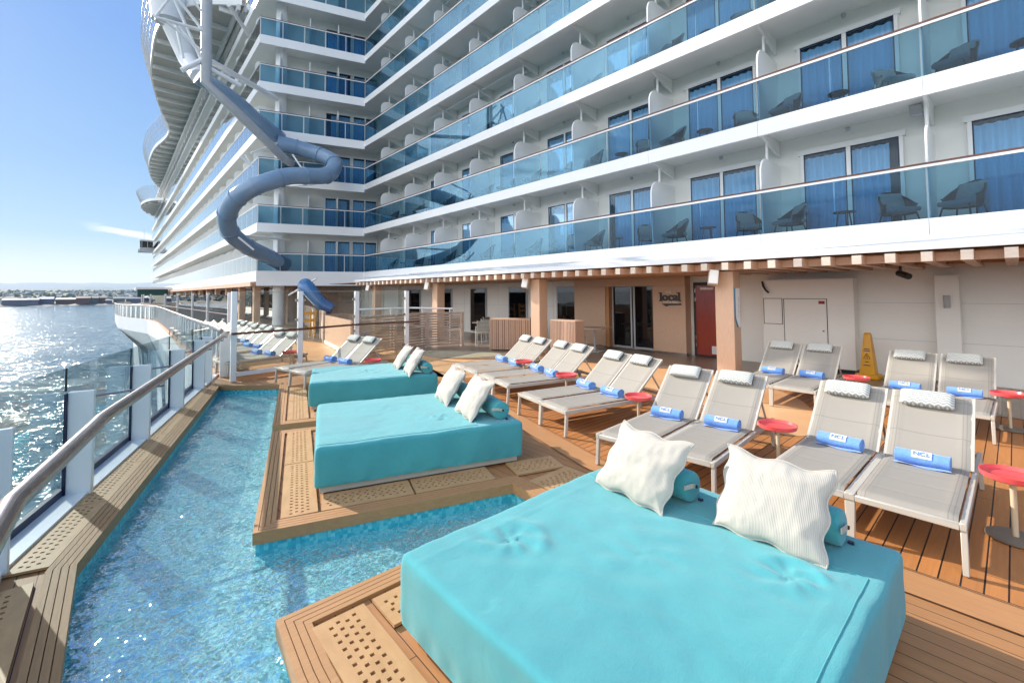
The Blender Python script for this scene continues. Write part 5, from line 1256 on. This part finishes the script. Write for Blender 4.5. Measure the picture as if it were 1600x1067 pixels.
big = thing('drop_slide', 'large white tube of the upper slide outside the wavy deck', 'slide', (2.5, 38, 18))
MB().tube([at((1.55, 17.5), 38), at((1.68, 15.25), 38)], [1.15, .95], 28).build('tube_body', M['hull'], big, True)
MB().tube([Vector(at((1.72, 15.2), 38)) + Vector((.62 * math.cos(a) * 1.2, 0 * a, .3 * math.sin(a))) for a in [i * PI / 14 for i in range(28)]], .07, 8, closed=True).build('ring_collar', M['grey_steel'], big, True)
MB().tube([at((1.95, 15.1), 38), at((2.5, 13.6), 38), at((2.95, 12.9), 35)], [.75, .6, .5], 24).build('tube_lower', M['hull'], big, True)
fr = thing('pipe_gantry', 'white steel pipe frame holding the slides off the ship', 'frame', (5, 26, 9))
A = lambda x, z, Y=26.0: (x * Y / 26, Y, H + (z - H) * Y / 26)
MB().tube([A(3.05, 19), A(3.12, 12.3), A(4.9, 10.8), A(6.6, 9.3, 27.5), A(7.2, 8.9, 29.9)], .24, 16).build('main_pipe', M['grey_steel'], fr, True)
mb = MB()
for (p, q, r) in ((A(3.08, 14.85), A(1.1, 14.75), .09), (A(3.08, 14.7), A(1.6, 16.4), .07), (A(1.1, 14.75), A(1.9, 16.5), .06), (A(1.6, 16.4), A(3.1, 12.9), .06), (A(3.1, 13.7), A(1.5, 14.75), .07), (A(3.12, 13.55), A(2.15, 12.6), .12),
                  (A(3.1, 13.5), A(6.3, 12.4, 29.5), .15), (A(3.1, 13.1), A(4.6, 12.6), .12), (A(2.4, 16.3), A(3.05, 15.6), .06), (A(4.0, 16.6), A(4.9, 15.4, 28), .1), (A(2.0, 14.75), A(3.1, 13.3), .06), (A(1.9, 14.7), A(2.2, 13.2), .06),
                  (A(4.6, 8.95), A(5.2, 8.5), .06), (A(5.1, 9.2), A(6.5, 10.1, 29), .05), (A(7.1, 9.55), A(7.6, 8.85, 26), .05), (A(7.0, 7.8, 28), A(8.3, 8.1, 26.5), .08), (A(4.1, 4.9, 27.5), A(7.0, 4.85, 30), .07), (A(4.6, 4.8), A(5.3, 4.2), .05), (A(5.1, 8.6, 26), A(4.85, 9.1, 26), .05)): MB().tube([p, q], r, 10).build('brace_pipe', M['white'], fr, True)
t = thing('slide_strut', 'thin white strut reaching to the blue slide exit', 'strut', (7, 24, 2)); MB().tube([(7.0, 26, 1.85), (7.9, 24.3, 2.72)], .05, 8).build('strut_pipe', M['white'], t)
t = thing('yellow_stand', 'yellow slatted stand at the foot of the blue slide exit', 'stand', (6.3, 20.6, 0)); mb = MB()
for z in (.35, .7, 1.0): mb.box(5.95, 6.55, 20.4, 20.44, z, z + .12)
for (x, y) in ((5.95, 20.4), (6.55, 20.4), (6.05, 20.9), (6.5, 20.9)): mb.bar((x, y, 0), (x + .05, y, 1.2), .06, .06)
mb.build('stand_frame', M['yellow'], t)

# ---------------------------------------------------------------- sea air
hz = MB().box(-16000, 20000, -400, 18600, SEA_Z - 1.5, 520); hm = bpy.data.materials.new('haze'); hm.use_nodes = True; nt = hm.node_tree; nt.nodes.clear()
pv = N(nt, 'VolumePrincipled'); pv.inputs['Color'].default_value = (.62, .78, 1.0, 1); pv.inputs['Density'].default_value = 4.6e-5; pv.inputs['Anisotropy'].default_value = .2
nt.links.new(pv.outputs[0], N(nt, 'OutputMaterial').inputs['Volume']); ho = hz.build('haze', hm); ho['kind'] = 'stuff'
